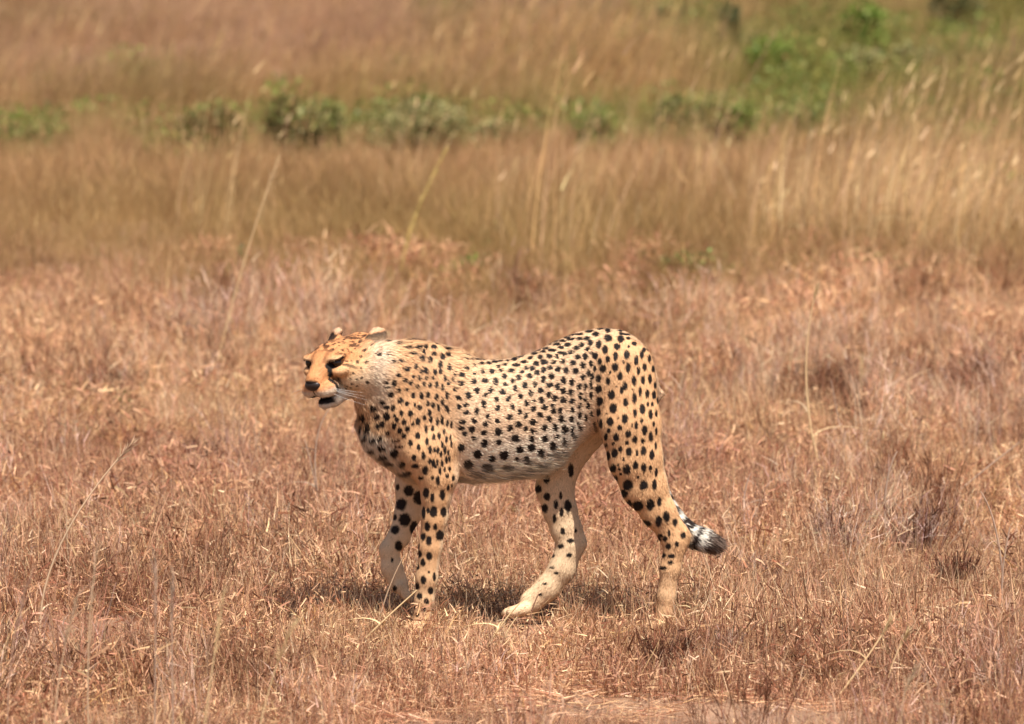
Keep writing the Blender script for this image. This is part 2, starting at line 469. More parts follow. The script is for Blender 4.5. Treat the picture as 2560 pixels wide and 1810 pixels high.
def tint_mid(p):
    n1 = fbm(p, .5, 121); n2 = fbm(p, 1.4, 122)
    c = np.tile(T_(.78, .73, .60), (len(p), 1))
    c = mixc(c, T_(.94, .83, .74), np.clip(near_uv(p, TAN_AT) * (.4 + n1), 0, 1))
    c = mixc(c, T_(.68, .67, .46), np.clip(near_uv(p, OLIVE_AT) * (.25 + n1), 0, .8))
    return mixc(c, c * T_(.76, .72, .66), .6 * sstep(.52, .78, n2)) * (1 + .06 * rng.standard_normal((len(p), 1)))
TANS = [(196, 160, 122), (184, 146, 112), (206, 172, 132), (172, 140, 100)]
mid = [clump_fine(TANS, (.06, .19), 110, (.0011, .0020), .36, (.08, 0, 0), .10, .12, .003) for _ in range(8)]
sow('mid_dry_grass', 'band of fine olive and tan grass beyond the pinkish stems', mid, 5.4, 19.0, 58, lambda p: .75 + .6 * fbm(p, .7, 131), tint_mid,
    lambda p: sstep(5.8, 10.0, p[:, 1] + edge_noise(p)) * (1 - .7 * near_uv_clip(p)))
# taller straw at the right
tall = [clump_fine([STRAW, (226, 190, 140), (236, 206, 160)], (.30, .86), 17, (.0022, .0034), .12, (.08, 0, 0), .35, .16, .006) for _ in range(8)]
sow('tall_straw_grass', 'tall pale straw stalks in a stand at the right behind the cheetah', tall, 8.8, 17.0, 27, lambda p: np.full(len(p), 1.0),
    lambda p: np.tile(T_(1.04, .97, .86), (len(p), 1)) * (1 + .08 * rng.standard_normal((len(p), 1))),
    lambda p: np.clip(1.0 * patch(p, 2060, 560, 260, 1.5) + .16 * patch(p, 1480, 500, 260, 2.2) + .03 * patch(p, 700, 480, 600, 3), 0, 1), lean=None)
# far savanna
GREEN_AT = [(1200, 325, 1000, 1.0, .42), (2000, 60, 420, 9, .18), (1250, 130, 250, 5, .15), (1780, 200, 230, 3.0, .62), (1930, 150, 170, 4.0, .55), (1560, 110, 120, 4.0, .4), (2240, 70, 80, 6.0, .6), (90, 330, 170, 1.2, .2), (470, 340, 110, 1.2, .8), (700, 325, 110, 1.0, 1.0), (960, 315, 150, 1.0, .8),
            (1330, 330, 80, .8, .8), (1620, 320, 220, 1.3, .9), (1000, 80, 60, 3, .35), (330, 200, 70, 1.4, .4), (2080, 330, 60, .8, .4)]
MAUVE_AT = [(250, 60, 420, 8, .9), (620, 120, 200, 5, .6), (1040, 70, 260, 7, .9), (2230, 230, 120, 4, .6), (1230, 60, 150, 6, .6)]
GOLD_AT = [(1160, 200, 210, 2.2, 1.0), (760, 250, 170, 1.5, .8), (1400, 240, 120, 1.6, .7), (540, 240, 150, 1.5, .6), (1920, 40, 150, 6, .4), (2050, 250, 120, 2, .6)]
def tint_far(p):
    n1 = fbm(p, .30, 141); n2 = fbm(p, .9, 142); n3 = fbm(p * np.array([.6, 1, 1]), .30, 143)
    c = np.tile(T_(.96, .94, .80), (len(p), 1))
    c = mixc(c, T_(.96, .88, .92), np.clip(near_uv(p, MAUVE_AT) * (.75 + n2), 0, 1))
    c = mixc(c, T_(1.12, 1.02, .84), np.clip(near_uv(p, GOLD_AT) * (.5 + n1), 0, 1))
    c = mixc(c, T_(.72, .75, .52), .75 * sstep(.40, .60, n3))
    c = mixc(c, T_(.48, .68, .30), np.clip(near_uv(p, GREEN_AT) * (.6 + 1.4 * n2), 0, .97))
    c = mixc(c, c * .72, .5 * sstep(.54, .76, fbm(p, .7, 144)))
    return .92 * c * T_(1.0, 1.0, .95) * (1 + .08 * rng.standard_normal((len(p), 1)))
farc = [clump_fine(TANS + [(168, 134, 112)], (.07, .32), 110, (.0018, .0034), .30, (.16, 0, 0), .18, .18, .006) for _ in range(10)]
sow('far_savanna_grass', 'blurred tan and olive savanna grass reaching to the back of the scene', farc, 17.5, 40, 26,
    lambda p: .45 + 1.0 * sstep(.35, .75, fbm(p, .55, 151)) + .35 * np.clip(near_uv(p, GOLD_AT), 0, 1), tint_far, lambda p: 1 - .9 * near_uv_clip(p), lean=None)
sow('far_savanna_grass', 'distant tan and mauve savanna grass beyond the green shrubs', farc, 40, 85, 10,
    lambda p: 1.15 + .5 * fbm(p, .4, 152), tint_far, lean=None)
fgs = [clump_twig((PINK, STRAW, RED, BRN), (.24, .42), 34, .09) for _ in range(4)] + [clump_fine([PINK, STRAW, RED], (.16, .40), 60, (.0014, .0026), .22, (.06, 0, 0), .3, .10, .005) for _ in range(4)]
sow('foreground_dry_stems', 'blurred tall dead stems rising close in front, left of the cheetah', fgs, -3.4, -1.6, 30, lambda p: np.full(len(p), .95), lambda p: tint_near(p) * .95,
    lambda p: np.clip(sstep(-.30, -.75, p[:, 0]) * sstep(.38, .58, fbm(p, 1.1, 191)) + .35 * sstep(1.0, 1.25, p[:, 0]) * sstep(.45, .6, fbm(p, 1.1, 192)), 0, .9))
# low green weeds mixed into the sward
weeds = [clump_weed() for _ in range(5)]
sow('low_green_weeds', 'scattered low green weeds showing through the dry grass', weeds, -1, 12, 5, lambda p: .32 + .25 * sstep(6, 9, p[:, 1]),
    lambda p: np.tile(T_(1, 1, 1), (len(p), 1)) * (1 + .15 * rng.standard_normal((len(p), 1))),
    lambda p: np.clip(.10 + .8 * sstep(8, 9.6, p[:, 1]) * sstep(.45, .6, fbm(p, .7, 161)), 0, 1))

def clump_green(h=(.06, .20), n=70):
    S_ = Strips()
    S_.add(disc(n, .12), up_dirs(n, .45), rng.uniform(h[0], h[1], n), rng.uniform(.0025, .0045, n), rng.uniform(0, .5, n), pal(n, [(112, 118, 58), (130, 128, 70), (96, 104, 48)]), 3)
    k = 130
    b = disc(k, .13); b[:, 2] = rng.uniform(.02, h[1], k)
    S_.leaves(b, rng.uniform(.014, .030, k), pal(k, [(108, 122, 56), (128, 134, 70), (92, 108, 48), (150, 134, 84)], [3, 2, 2, 1]))
    return S_
sow('green_undergrowth', 'soft green undergrowth merging the row of low bushes and the scrub on the rise', [clump_green() for _ in range(6)], 14, 50, 15,
    lambda p: .8 + .5 * fbm(p, .6, 181) + .25 * sstep(24, 32, p[:, 1]), lambda p: np.tile(T_(1.2, 1.1, 1.05), (len(p), 1)) * (1 + .15 * rng.standard_normal((len(p), 1))),
    lambda p: np.clip(1.2 * near_uv(p, GREEN_AT) * (.15 + 1.3 * fbm(p, .8, 182)), 0, 1), lean=None)
# ------------------------------------------------------------------ single plants
def tube(name, pts, radii, mat, sides=5):
    pts = np.asarray(pts, float); m = len(pts)
    tang = unit(np.gradient(pts, axis=0))
    ref = np.array([.3, .9, .2])
    a = unit(np.cross(tang, ref)); b = np.cross(tang, a)
    ang = np.arange(sides) * 2 * math.pi / sides
    ring = (a[:, None] * np.cos(ang)[None, :, None] + b[:, None] * np.sin(ang)[None, :, None]) * np.asarray(radii)[:, None, None] + pts[:, None]
    vs = ring.reshape(-1, 3)
    qs = [(i * sides + j, i * sides + (j + 1) % sides, (i + 1) * sides + (j + 1) % sides, (i + 1) * sides + j) for i in range(m - 1) for j in range(sides)]
    me = mesh_np(name, vs, qs)
    if mat: me.materials.append(mat)
    return me
def plant_root(name, p, label, cat, group=None):
    e = bpy.data.objects.new(name, None); e.empty_display_size = .1; e.location = p
    link(e); tag(e, label, cat, group)
    return e
def leafy(name, u, v, w, h, greens, label, n=None, stems=7, cat='shrub', group=None, leaf=.026, shape=1.0, dry=.1, depth=.8):
    """shrub standing where (u, v) lies on the ground; w, h in blueprint units"""
    if cat == 'shrub':      # the foot of a bush is hidden in the grass before it
        v += .30 * h; w *= 1.15; h *= 1.35
    p = on_ground(u, v); k = unit_at(p); W, Hh = w * k, h * k
    n = n or int(np.clip(3600 * W * Hh / (.3 * .3), 500, 4200))
    root = plant_root(name, p, label, cat, group)
    S1, S2 = Strips(), Strips()
    d = up_dirs(stems, .30 * W / Hh); L = Hh * rng.uniform(.6, .95, stems); b = disc(stems, W * .12)
    S1.add(b, d, L, np.full(stems, .012) * (Hh / .4) ** .5, rng.uniform(0, .15, stems), pal(stems, [(96, 72, 48), (84, 66, 44)]), 4, tipw=.35)
    # leaves gather in clumps round the shoots
    nc = int(np.clip(n // 40, 8, 46))
    cz = rng.random(nc) ** .8; a = rng.uniform(0, 6.283, nc); rr = np.sqrt(rng.random(nc)) * (1 - .75 * np.abs(cz - .45) ** shape) * .5
    C = np.stack([np.cos(a) * rr * W, np.sin(a) * rr * W * depth, (.10 + .86 * cz) * Hh], 1)
    j = rng.integers(0, nc, n)
    pos = C[j] + rng.normal(0, 1, (n, 3)) * np.array([.13 * W, .13 * W, .09 * Hh])
    pos[:, 2] = np.maximum(pos[:, 2], .01)
    S2.leaves(pos, rng.uniform(.6, 1.3, n) * leaf, pal(n, list(greens) + [(150, 120, 74)], [1] * len(greens) + [dry * len(greens)], .16))
    link(bpy.data.objects.new('stems', S1.mesh('shrub_stems', M_PLANT)), root)
    link(bpy.data.objects.new('foliage', S2.mesh('shrub_foliage', M_PLANT)), root)
    return root
G_MID = [(122, 128, 64), (140, 140, 78), (104, 114, 54)]; G_DARK = [(62, 78, 40), (76, 90, 48), (54, 66, 36)]; G_BRI = [(118, 142, 58), (138, 154, 72), (102, 126, 52)]; G_DULL = [(146, 138, 88), (158, 146, 98), (128, 126, 78)]; G_BRN = [(124, 104, 64), (110, 112, 60), (140, 112, 74)]
ROW = 'low bushes in a row beyond the tan grass'
leafy('green_shrub', 468, 352, 118, 92, G_BRN, 'low olive bush mottled with brown, left of the pair of dense bushes', group=ROW)
leafy('green_shrub', 642, 338, 62, 104, G_BRN + G_MID, 'narrow dark olive bush touching the dense green one', group=ROW)
leafy('green_shrub', 722, 344, 84, 100, G_MID + G_DULL, 'dense mid green bush touching the narrow dark olive one', group=ROW)
leafy('green_shrub', 955, 338, 190, 98, G_DULL, 'wide pale grey green bush with a soft outline', group=ROW)
leafy('green_shrub', 1118, 328, 84, 52, G_DULL, 'small pale bush beside the wide grey green bush', group=ROW)
leafy('green_shrub', 1335, 348, 62, 84, G_MID, 'compact dark green bush standing alone among straw', group=ROW)
leafy('green_shrub', 1510, 326, 84, 96, G_MID + G_DULL, 'mid green bush left of the upright pair behind the hindquarters', group=ROW)
leafy('green_shrub', 1602, 342, 62, 104, G_MID, 'upright green bush behind the hindquarters, darker of the pair', group=ROW)
leafy('green_shrub', 1658, 346, 66, 96, G_MID + G_BRI, 'upright green bush behind the hindquarters, brighter of the pair', group=ROW)
leafy('green_shrub', 1790, 324, 120, 78, G_MID, 'spreading green bush next to the tall straw stand', group=ROW)
leafy('green_shrub', 62, 330, 150, 44, G_DULL + G_MID, 'low spreading bush at the end of the row, half sunk in straw', group=ROW)
BACK = 'shrubs far back on the rise'
leafy('far_shrub', 1636, 132, 46, 98, G_DARK, 'slim dark evergreen shrub, tallest on the rise', group=BACK, shape=.7, leaf=.034)
leafy('far_shrub', 1692, 164, 42, 72, G_DARK + G_MID, 'small dark shrub at the foot of the slim evergreen', group=BACK, leaf=.034)
leafy('far_shrub', 1732, 184, 76, 82, G_BRI, 'yellow green shrub beside the two dark shrubs', group=BACK, leaf=.034)
leafy('far_shrub', 1934, 134, 78, 104, G_BRI, 'vivid green rounded shrub on the rise', group=BACK, leaf=.034)
leafy('far_shrub', 1950, 186, 150, 60, G_MID + G_DULL, 'low green scrub below the vivid rounded shrub', group=BACK, leaf=.034)
leafy('far_shrub', 1500, 86, 66, 62, G_DULL, 'dull olive shrub farther back than the slim evergreen', group=BACK, leaf=.034)
leafy('far_shrub', 2138, 70, 92, 96, G_DARK + G_DULL, 'grey green shrub with a dark middle far up the rise', group=BACK, leaf=.034)
leafy('far_shrub', 2272, 52, 70, 80, G_DARK, 'dark green thicket highest on the rise', group=BACK, leaf=.034)
leafy('far_shrub', 2070, 170, 90, 56, G_DULL, 'pale scrubby shrub between the vivid shrub and the grey one', group=BACK, leaf=.034)
leafy('far_shrub', 306, 226, 66, 34, G_BRI + G_MID, 'tiny green shrub in the mauve grass', group=BACK, leaf=.034)
leafy('far_shrub', 112, 214, 66, 40, G_DULL + G_MID, 'faint green shrub among tall pinkish grass', group=BACK, leaf=.034)
WEED = 'leafy weeds in the sward'
leafy('leafy_weed', 534, 652, 52, 86, G_DARK + G_MID, 'sparse dark leafed weed beside the lone tall stalk', 46, 4, 'weed', WEED, .024)
leafy('leafy_weed', 640, 622, 46, 40, G_BRN, 'small brownish weed in the olive grass', 70, 4, 'weed', WEED, .022)
leafy('leafy_weed', 868, 684, 70, 50, G_MID, 'dark green weed above the shoulders, at the edge of the olive grass', 120, 5, 'weed', WEED, .022)
leafy('leafy_weed', 1040, 640, 130, 66, G_BRI + G_DULL, 'light green feathery weed in the olive grass', 260, 9, 'weed', WEED, .018)
leafy('leafy_weed', 1446, 606, 66, 44, G_DARK, 'weed with drooping dark leaves over the hips', 60, 5, 'weed', WEED, .024)
leafy('leafy_weed', 1560, 652, 170, 86, G_BRN + G_MID, 'broad olive weed patch behind the rump', 330, 12, 'weed', WEED, .022)
leafy('leafy_weed', 1990, 652, 130, 92, G_BRN, 'bushy brown olive weed at the foot of the tall straw', 330, 12, 'weed', WEED, .022)
leafy('leafy_weed', 2210, 640, 86, 60, G_BRN + G_DULL, 'dull weed at the far end of the tall straw', 160, 8, 'weed', WEED, .022)
leafy('leafy_weed', 306, 724, 32, 26, G_DARK, 'tiny dark weed in bare pinkish stubble', 34, 3, 'weed', WEED, .020)
leafy('leafy_weed', 1138, 1168, 66, 34, G_MID, 'small green weed seen between the fore and hind legs', 90, 6, 'weed', WEED, .016)
leafy('leafy_weed', 992, 1398, 60, 34, G_DARK, 'dark green weed at the planted forepaw', 90, 6, 'weed', WEED, .016)
leafy('leafy_weed', 1800, 1146, 110, 36, G_DULL + G_MID, 'flat green weed in the grass behind the tail', 140, 8, 'weed', WEED, .016)
leafy('leafy_weed', 180, 985, 110, 40, G_DULL, 'pale green weed low in the stubble far from the cheetah', 130, 8, 'weed', WEED, .015)

def twiggy(u, v, w, h, cols, label, n=100, group='dark twiggy tufts'):
    p = on_ground(u, v); k = unit_at(p)
    root = plant_root('twiggy_tuft', p, label, 'tuft', group)
    W, Hh = w * k, h * k
    S1, S2 = Strips(), Strips()
    L = Hh * rng.uniform(.45, 1.0, n); b = disc(n, W * .28); d = unit(np.stack([b[:, 0] / W * 1.6, b[:, 1] / W * 1.6, np.ones(n)], 1) + rng.normal(0, .14, (n, 3)))
    c = pal(n, cols)
    S1.add(b, d, L, rng.uniform(.0022, .0036, n), rng.uniform(0, .12, n), c, 3, tipw=.4)
    for q in range(5):
        f = rng.uniform(.3, 1.0, n)
        S2.add(b + d * (L * f)[:, None], unit(d + rng.normal(0, .55, (n, 3)) + np.array([0, 0, .2])), rng.uniform(.2, .55, n) * .12 * Hh / .14 * .6, rng.uniform(.0018, .0034, n), rng.uniform(0, .3, n), c * rng.uniform(.8, 1.25, (n, 1)), 2)
    link(bpy.data.objects.new('stems', S1.mesh('tuft_stems', M_PLANT)), root)
    tag(link(bpy.data.objects.new('twigs', S2.mesh('tuft_twigs', M_PLANT)), root), kind='stuff')
DKT = [(90, 54, 40), (110, 66, 48), (74, 46, 36), (132, 84, 62)]
GRT = [(196, 164, 146), (180, 146, 128), (210, 184, 166), (156, 120, 102)]
twiggy(2190, 888, 130, 118, DKT, 'largest dark reddish brown tuft, below the tall straw')
twiggy(1885, 900, 120, 110, DKT, 'dark brown tuft right of the rump')
twiggy(268, 890, 130, 84, DKT, 'dark brown tuft in the stubble left of the head')
twiggy(452, 1058, 90, 84, DKT, 'dark tangled tuft below the lone tall stalk')
twiggy(1492, 1520, 120, 120, DKT, 'sharp dark twiggy tuft in front of the hind paw')
twiggy(1625, 1500, 90, 96, DKT + GRT, 'twiggy tuft with a few grey stems, next to the sharp dark one')
twiggy(2262, 1590, 120, 150, DKT + GRT, 'tall brown and grey tuft standing by the bare earth')
twiggy(545, 1435, 120, 60, DKT, 'low dark tuft in front of the lifted paw')
twiggy(1870, 1250, 110, 130, DKT + GRT, 'brown tuft with grey tips level with the tail')
twiggy(2060, 1250, 170, 150, GRT + DKT, 'wide greyish tuft beyond the tail tip')
twiggy(2140, 1330, 130, 110, DKT, 'brown tuft at the foot of the wide greyish one')
twiggy(470, 790, 130, 120, GRT, 'pale mauve wiry tuft round the lone tall stalk')
twiggy(1700, 1330, 120, 90, DKT + GRT, 'loose tuft just below the tail tip')
twiggy(1990, 690, 160, 70, DKT, 'flattened dark tuft beneath the tall straw')
twiggy(800, 1330, 90, 70, DKT, 'small dark tuft under the chin')

def stalk(pts, label, col=STRAW, w=.0042, head=None, hw=.012, group=None, dy=0.0):
    """one grass stalk through three blueprint points, the first on the ground"""
    p0 = on_ground(*pts[0]); k = unit_at(p0)
    Q = [np.zeros(3)] + [np.array([(u - pts[0][0]) * k, dy * i, (pts[0][1] - v) * k]) for i, (u, v) in enumerate(pts[1:], 1)]
    root = plant_root('grass_stalk', p0, label, 'grass stalk', group)
    t = np.linspace(0, 1, 13)
    def at_(t):
        t = np.asarray(t)[:, None]
        c = 2 * Q[1] - .5 * (Q[0] + Q[2])
        return Q[0] * (1 - t) ** 2 + c * 2 * t * (1 - t) + Q[2] * t ** 2
    P = at_(t)
    me = tube('stalk_stem', P, np.linspace(w, w * .5, 13) * .75, M_PLANT, 5)
    cc = srgb(*col) * np.ones((len(me.vertices), 3)) * (1 + .06 * rng.standard_normal((len(me.vertices), 1)))
    set_attr(me, 'col', 'FLOAT_COLOR', cc)
    link(bpy.data.objects.new('stem', me), root)
    if w >= .0044:
        for f in rng.uniform(.12, .5, 2):
            S_ = Strips()
            b = at_([f])[:, :]
            a = rng.uniform(0, 6.283)
            S_.add(b, unit(np.array([[math.cos(a) * .8, math.sin(a) * .8, .8]])), np.array([rng.uniform(.07, .16)]), np.array([w * .9]), np.array([.55]), pal(1, [col]), 5, bdir=np.array([[math.cos(a), math.sin(a), -1.1]]))
            link(bpy.data.objects.new('leaf', S_.mesh('stalk_leaf', M_PLANT)), root)
    if head:
        n = 60
        tt = rng.uniform(head, 1.0, n)
        S_ = Strips()
        tang = unit(at_(np.minimum(tt + .02, 1.02)) - at_(tt))
        S_.add(at_(tt), unit(tang + rng.normal(0, .22, (n, 3))), np.full(n, .03) * rng.uniform(.7, 1.6, n), np.full(n, hw * .38), rng.uniform(0, .2, n), pal(n, [tuple(.9 * q for q in col)], None, .10), 2)
        link(bpy.data.objects.new('seed_head', S_.mesh('seed_head', M_PLANT)), root)

PALE = (238, 206, 158); GRY = (196, 166, 144); YEL = (222, 194, 122)
stalk([(478, 850), (548, 590), (627, 355)], 'lone tall thin straw stalk left of the head, leaning right', PALE, .0050, .80, .006)
stalk([(893, 646), (930, 490), (1004, 330)], 'thick pale yellow plumed stalk rising above the shoulders', YEL, .0090, .25, .034)
stalk([(1842, 1064), (1806, 850), (1828, 645)], 'long pale stalk bowed leftwards, right of the rump', PALE, .0055, .92, .008)
stalk([(1940, 960), (1930, 880), (1932, 800)], 'short pale stalk between two dark tufts', PALE, .0050, .6, .007)
stalk([(1905, 1040), (1884, 960), (1862, 850)], 'grey dead twig leaning left behind the tail', GRY, .0045)
stalk([(1922, 1048), (1945, 990), (1975, 930)], 'grey dead twig forking to the right behind the tail', GRY, .0038)
stalk([(90, 1420), (140, 1215), (300, 990)], 'long tan stalk arching far over to the right in the stubble', STRAW, .0050, .9, .007)
stalk([(2105, 1140), (2195, 1062), (2285, 990)], 'pale straw lying at a slant on the grey stems', GRY, .0048)
stalk([(1872, 1572), (1945, 1470), (1992, 1395)], 'bent golden straw over the bare earth', PALE, .0044, .75, .006)
stalk([(1985, 1560), (2000, 1490), (2030, 1425)], 'golden straw beside the bent one on the bare earth', PALE, .0040, .8, .006)
stalk([(722, 1165), (708, 1010), (742, 912)], 'forked pale grey twig reaching up to the chin', GRY, .0046)
stalk([(722, 1165), (700, 1050), (684, 985)], 'second prong of the grey twig below the chin', GRY, .0036)
stalk([(790, 1462), (858, 1392), (936, 1318)], 'pale stick slanting across the lifted paw', PALE, .0046, dy=-.012)
stalk([(838, 1440), (868, 1330), (908, 1240)], 'thin tan stem crossing the folded foreleg', STRAW, .0034, dy=-.01)
stalk([(1080, 1470), (1125, 1400), (1165, 1352)], 'pale straw leaning against the far hind paw', PALE, .0046)
stalk([(1108, 1480), (1135, 1420), (1160, 1382)], 'shorter pale straw in front of the far hind paw', PALE, .0042)
stalk([(1180, 1450), (1190, 1380), (1208, 1330)], 'thin brown stem before the toes of the far hind paw', RED, .0034)
stalk([(1010, 1300), (1085, 1285), (1165, 1312)], 'fine straw lying between the forelegs and hind legs', STRAW, .0034)
stalk([(2252, 1340), (2232, 1190), (2196, 1100)], 'grey stem leaning left near the wide greyish tuft', GRY, .0046)
stalk([(2252, 1400), (2246, 1300), (2262, 1180)], 'upright grey stem near the wide greyish tuft', GRY, .0046)
stalk([(1990, 1230), (1985, 1100), (2010, 1010)], 'weathered grey stem in the wide greyish tuft', GRY, .0060)
stalk([(1672, 1190), (1668, 1120), (1682, 1060)], 'short pale stem above the tail tip', GRY, .0046)
FG = 'blurred stalks in front of the cheetah'
for q, lb, cl in [([(440, 1790), (468, 1560), (506, 1325)], 'blurred golden stalk before the cheetah, leaning right with a tapering tip', PALE),
                  ([(345, 1760), (350, 1500), (352, 1255)], 'blurred grey upright stalk before the stubble', GRY),
                  ([(392, 1760), (388, 1480), (392, 1290)], 'blurred grey stalk close to the upright one', GRY),
                  ([(205, 1740), (200, 1480), (222, 1230)], 'blurred tan stalk in the thick foreground tuft', STRAW),
                  ([(120, 1760), (132, 1540), (180, 1330)], 'blurred tan stalk leaning out of the foreground tuft', STRAW),
                  ([(560, 1770), (600, 1560), (660, 1400)], 'blurred straw stalk bending towards the lifted paw', PALE),
                  ([(20, 1760), (26, 1500), (70, 1300)], 'blurred reddish stalk at the outer side of the foreground tuft', PINK),
                  ([(2040, 1740), (2020, 1600), (2050, 1500)], 'blurred stalk on the far side of the bare earth', STRAW)]:
    stalk(q, lb, cl, .0030, .7, .005, FG)
TALL = 'tall stalks of the straw stand'
for q, lb in [([(1672, 500), (1640, 420), (1598, 338)], 'straw stalk bending left, apart from the tall stand'),
              ([(1730, 560), (1712, 470), (1690, 380)], 'thin straw stalk leaning left at the edge of the stand'),
              ([(1800, 590), (1802, 450), (1816, 300)], 'upright straw stalk on the edge of the tall stand'),
              ([(1912, 600), (1930, 400), (1992, 205)], 'tallest straw stalk of the stand, tip curving right'),
              ([(1950, 600), (1952, 460), (1966, 320)], 'straight straw stalk beside the tallest one'),
              ([(2062, 590), (2084, 420), (2140, 248)], 'straw stalk sweeping right above the stand'),
              ([(2110, 600), (2150, 470), (2176, 330)], 'straw stalk right of the sweeping one'),
              ([(2130, 600), (2196, 450), (2262, 330)], 'slanting straw stalk in the loose end of the stand'),
              ([(2232, 600), (2252, 500), (2294, 410)], 'last straw stalk of the stand, leaning right'),
              ([(1440, 490), (1462, 410), (1482, 338)], 'short straw stalk above the hips, tip to the right'),
              ([(1395, 570), (1418, 520), (1432, 470)], 'pale broken straw above the back'),
              ([(1120, 460), (1128, 420), (1160, 360)], 'thin pale straw above the middle of the back')]:
    stalk(q, lb, PALE, .0048, .72, .010, TALL)
# a dark stone in the stubble
p = on_ground(36, 1196)
st_v = unit(rng.normal(size=(60, 3))) * np.array([.026, .018, .013])
import bmesh
bm = bmesh.new()
for q in st_v: bm.verts.new(q)
bmesh.ops.convex_hull(bm, input=bm.verts)
sme = bpy.data.meshes.new('stone'); bm.to_mesh(sme); bm.free()
M_ST, n_, l_, b_ = new_mat('dark_stone')
tn = n_.new('ShaderNodeTexNoise'); tn.inputs['Scale'].default_value = 60
tr_ = n_.new('ShaderNodeValToRGB'); tr_.color_ramp.elements[0].color = (.02, .015, .012, 1); tr_.color_ramp.elements[1].color = (.09, .07, .06, 1)
l_.new(tn.outputs[0], tr_.inputs[0]); l_.new(tr_.outputs[0], b_.inputs['Base Color'])
sme.materials.append(M_ST)
so = link(bpy.data.objects.new('stone', sme)); so.location = p + np.array([0, 0, .03])
tag(so, 'small dark stone lying in the stubble by itself', 'stone')
# ================================================================== the cheetah
# Side-view blueprint of the animal: (u, v) on a drawing 1.182 mm per unit, depth Y in metres
K = 0.001182
def S(u, v, Y=0.0):
    return np.array([(u - 1148) * K, Y, ((1408 - v) * K - 0.167 * Y) / 0.986])

VOX = 0.0036
GX0, GY0, GZ0 = S(640, 0)[0], -0.21, -0.02
GN = (int((S(1665, 0)[0] - GX0) / VOX), int(0.42 / VOX), int(0.86 / VOX))
gx = GX0 + np.arange(GN[0]) * VOX
gy = GY0 + np.arange(GN[1]) * VOX
gz = GZ0 + np.arange(GN[2]) * VOX
BIG = 0.3

def smin(a, b, k):
    h = np.clip(0.5 + 0.5 * (b - a) / k, 0, 1)
    return b + (a - b) * h - k * h * (1 - h)

PR = []          # every primitive: dict(kind, data, flow, region)
def rcone(a, b, ra, rb, sy=1.0, reg='torso', flow=None, k=0.012):
    a = np.asarray(a, float); b = np.asarray(b, float)
    return dict(t='c', a=a, b=b, ra=ra, rb=rb, sy=sy, reg=reg, flow=unit(b - a) if flow is None else unit(flow), k=k)
def ell(c, axes, rad, reg='torso', flow=(1, 0, 0), k=0.012, neg=False):
    return dict(t='e', c=np.asarray(c, float), M=np.asarray(axes, float), r=np.asarray(rad, float), reg=reg, flow=unit(flow), k=k, neg=neg)

# torso loft: u, top v, bottom v, half width
T = np.array([(800, 945, 965, .010), (815, 915, 985, .030), (850, 858, 1030, .062), (900, 805, 1064, .088), (950, 778, 1078, .104),
              (1000, 787, 1078, .108), (1050, 805, 1076, .114), (1100, 809, 1073, .125), (1150, 804, 1068, .110), (1200, 790, 1064, .092),
              (1250, 763, 1040, .078), (1300, 744, 996, .078), (1350, 736, 962, .094), (1400, 742, 950, .101), (1440, 768, 942, .090),
              (1462, 806, 930, .068), (1474, 842, 915, .042), (1481, 872, 892, .010)], float)
def torso_fields(x):
    u = x / K + 1148
    uu = np.clip(u, T[0, 0], T[-1, 0])
    top = np.interp(uu, T[:, 0], T[:, 1]); bot = np.interp(uu, T[:, 0], T[:, 2]); hw = np.interp(uu, T[:, 0], T[:, 3])
    zt = (1408 - top) * K / 0.986; zb = (1408 - bot) * K / 0.986
    return (zt + zb) / 2, (zt - zb) / 2, hw, (np.abs(u - uu)) * K
def smooth_table():
    # resample the table with a small blur so the loft has no creases
    u = np.arange(T[0, 0], T[-1, 0] + 1, 4.0)
    out = [u]
    ker = np.exp(-0.5 * (np.arange(-6, 7) / 3.0) ** 2); ker /= ker.sum()
    for c in (1, 2, 3):
        v = np.interp(u, T[:, 0], T[:, c])
        vp = np.pad(v, 6, mode='reflect', reflect_type='odd')
        out.append(np.convolve(vp, ker, 'valid'))
    return np.stack(out, 1)
T = smooth_table()

def prim_dist(p, P):
    """p: tuple of broadcastable arrays x,y,z"""
    x, y, z = p
    if P['t'] == 'c':
        a, b, sy = P['a'], P['b'], P['sy']
        d = b - a
        d2 = np.array([d[0], d[1] / sy, d[2]])
        px, py, pz = x - a[0], (y - a[1]) / sy, z - a[2]
        t = np.clip((px * d2[0] + py * d2[1] + pz * d2[2]) / max(d2 @ d2, 1e-9), 0, 1)
        q = np.sqrt((px - t * d2[0]) ** 2 + (py - t * d2[1]) ** 2 + (pz - t * d2[2]) ** 2)
        t = t * t * (3 - 2 * t) * 0.5 + t * 0.5
        return (q - (P['ra'] + (P['rb'] - P['ra']) * t)) * min(1.0, 0.5 + 0.5 * sy)
    if P['t'] == 'e':
        px, py, pz = x - P['c'][0], y - P['c'][1], z - P['c'][2]
        M, r = P['M'], P['r']
        s = 0
        for k in range(3):
            s = s + ((px * M[k][0] + py * M[k][1] + pz * M[k][2]) / r[k]) ** 2
        return (np.sqrt(s) - 1) * r.min() * 0.5 + (np.sqrt(s) - 1) * r.mean() * 0.5
    zc, hz, hw, ex = torso_fields(x)
    # pear-shaped section: ribs widest a little above the middle, flatter flanks
    zz = (z - zc) / hz
    w = hw * (1.0 - 0.10 * np.clip(-zz, 0, 1) - 0.10 * np.clip(zz, 0, 1))
    s = (np.abs(zz) ** 2.25 + np.abs(y / w) ** 2.25) ** (1 / 2.25)
    return np.sqrt(np.maximum((s - 1), 0) ** 2 * (0.5 * (hz + hw)) ** 2 + ex ** 2) + np.minimum(s - 1, 0) * np.minimum(hz, hw)

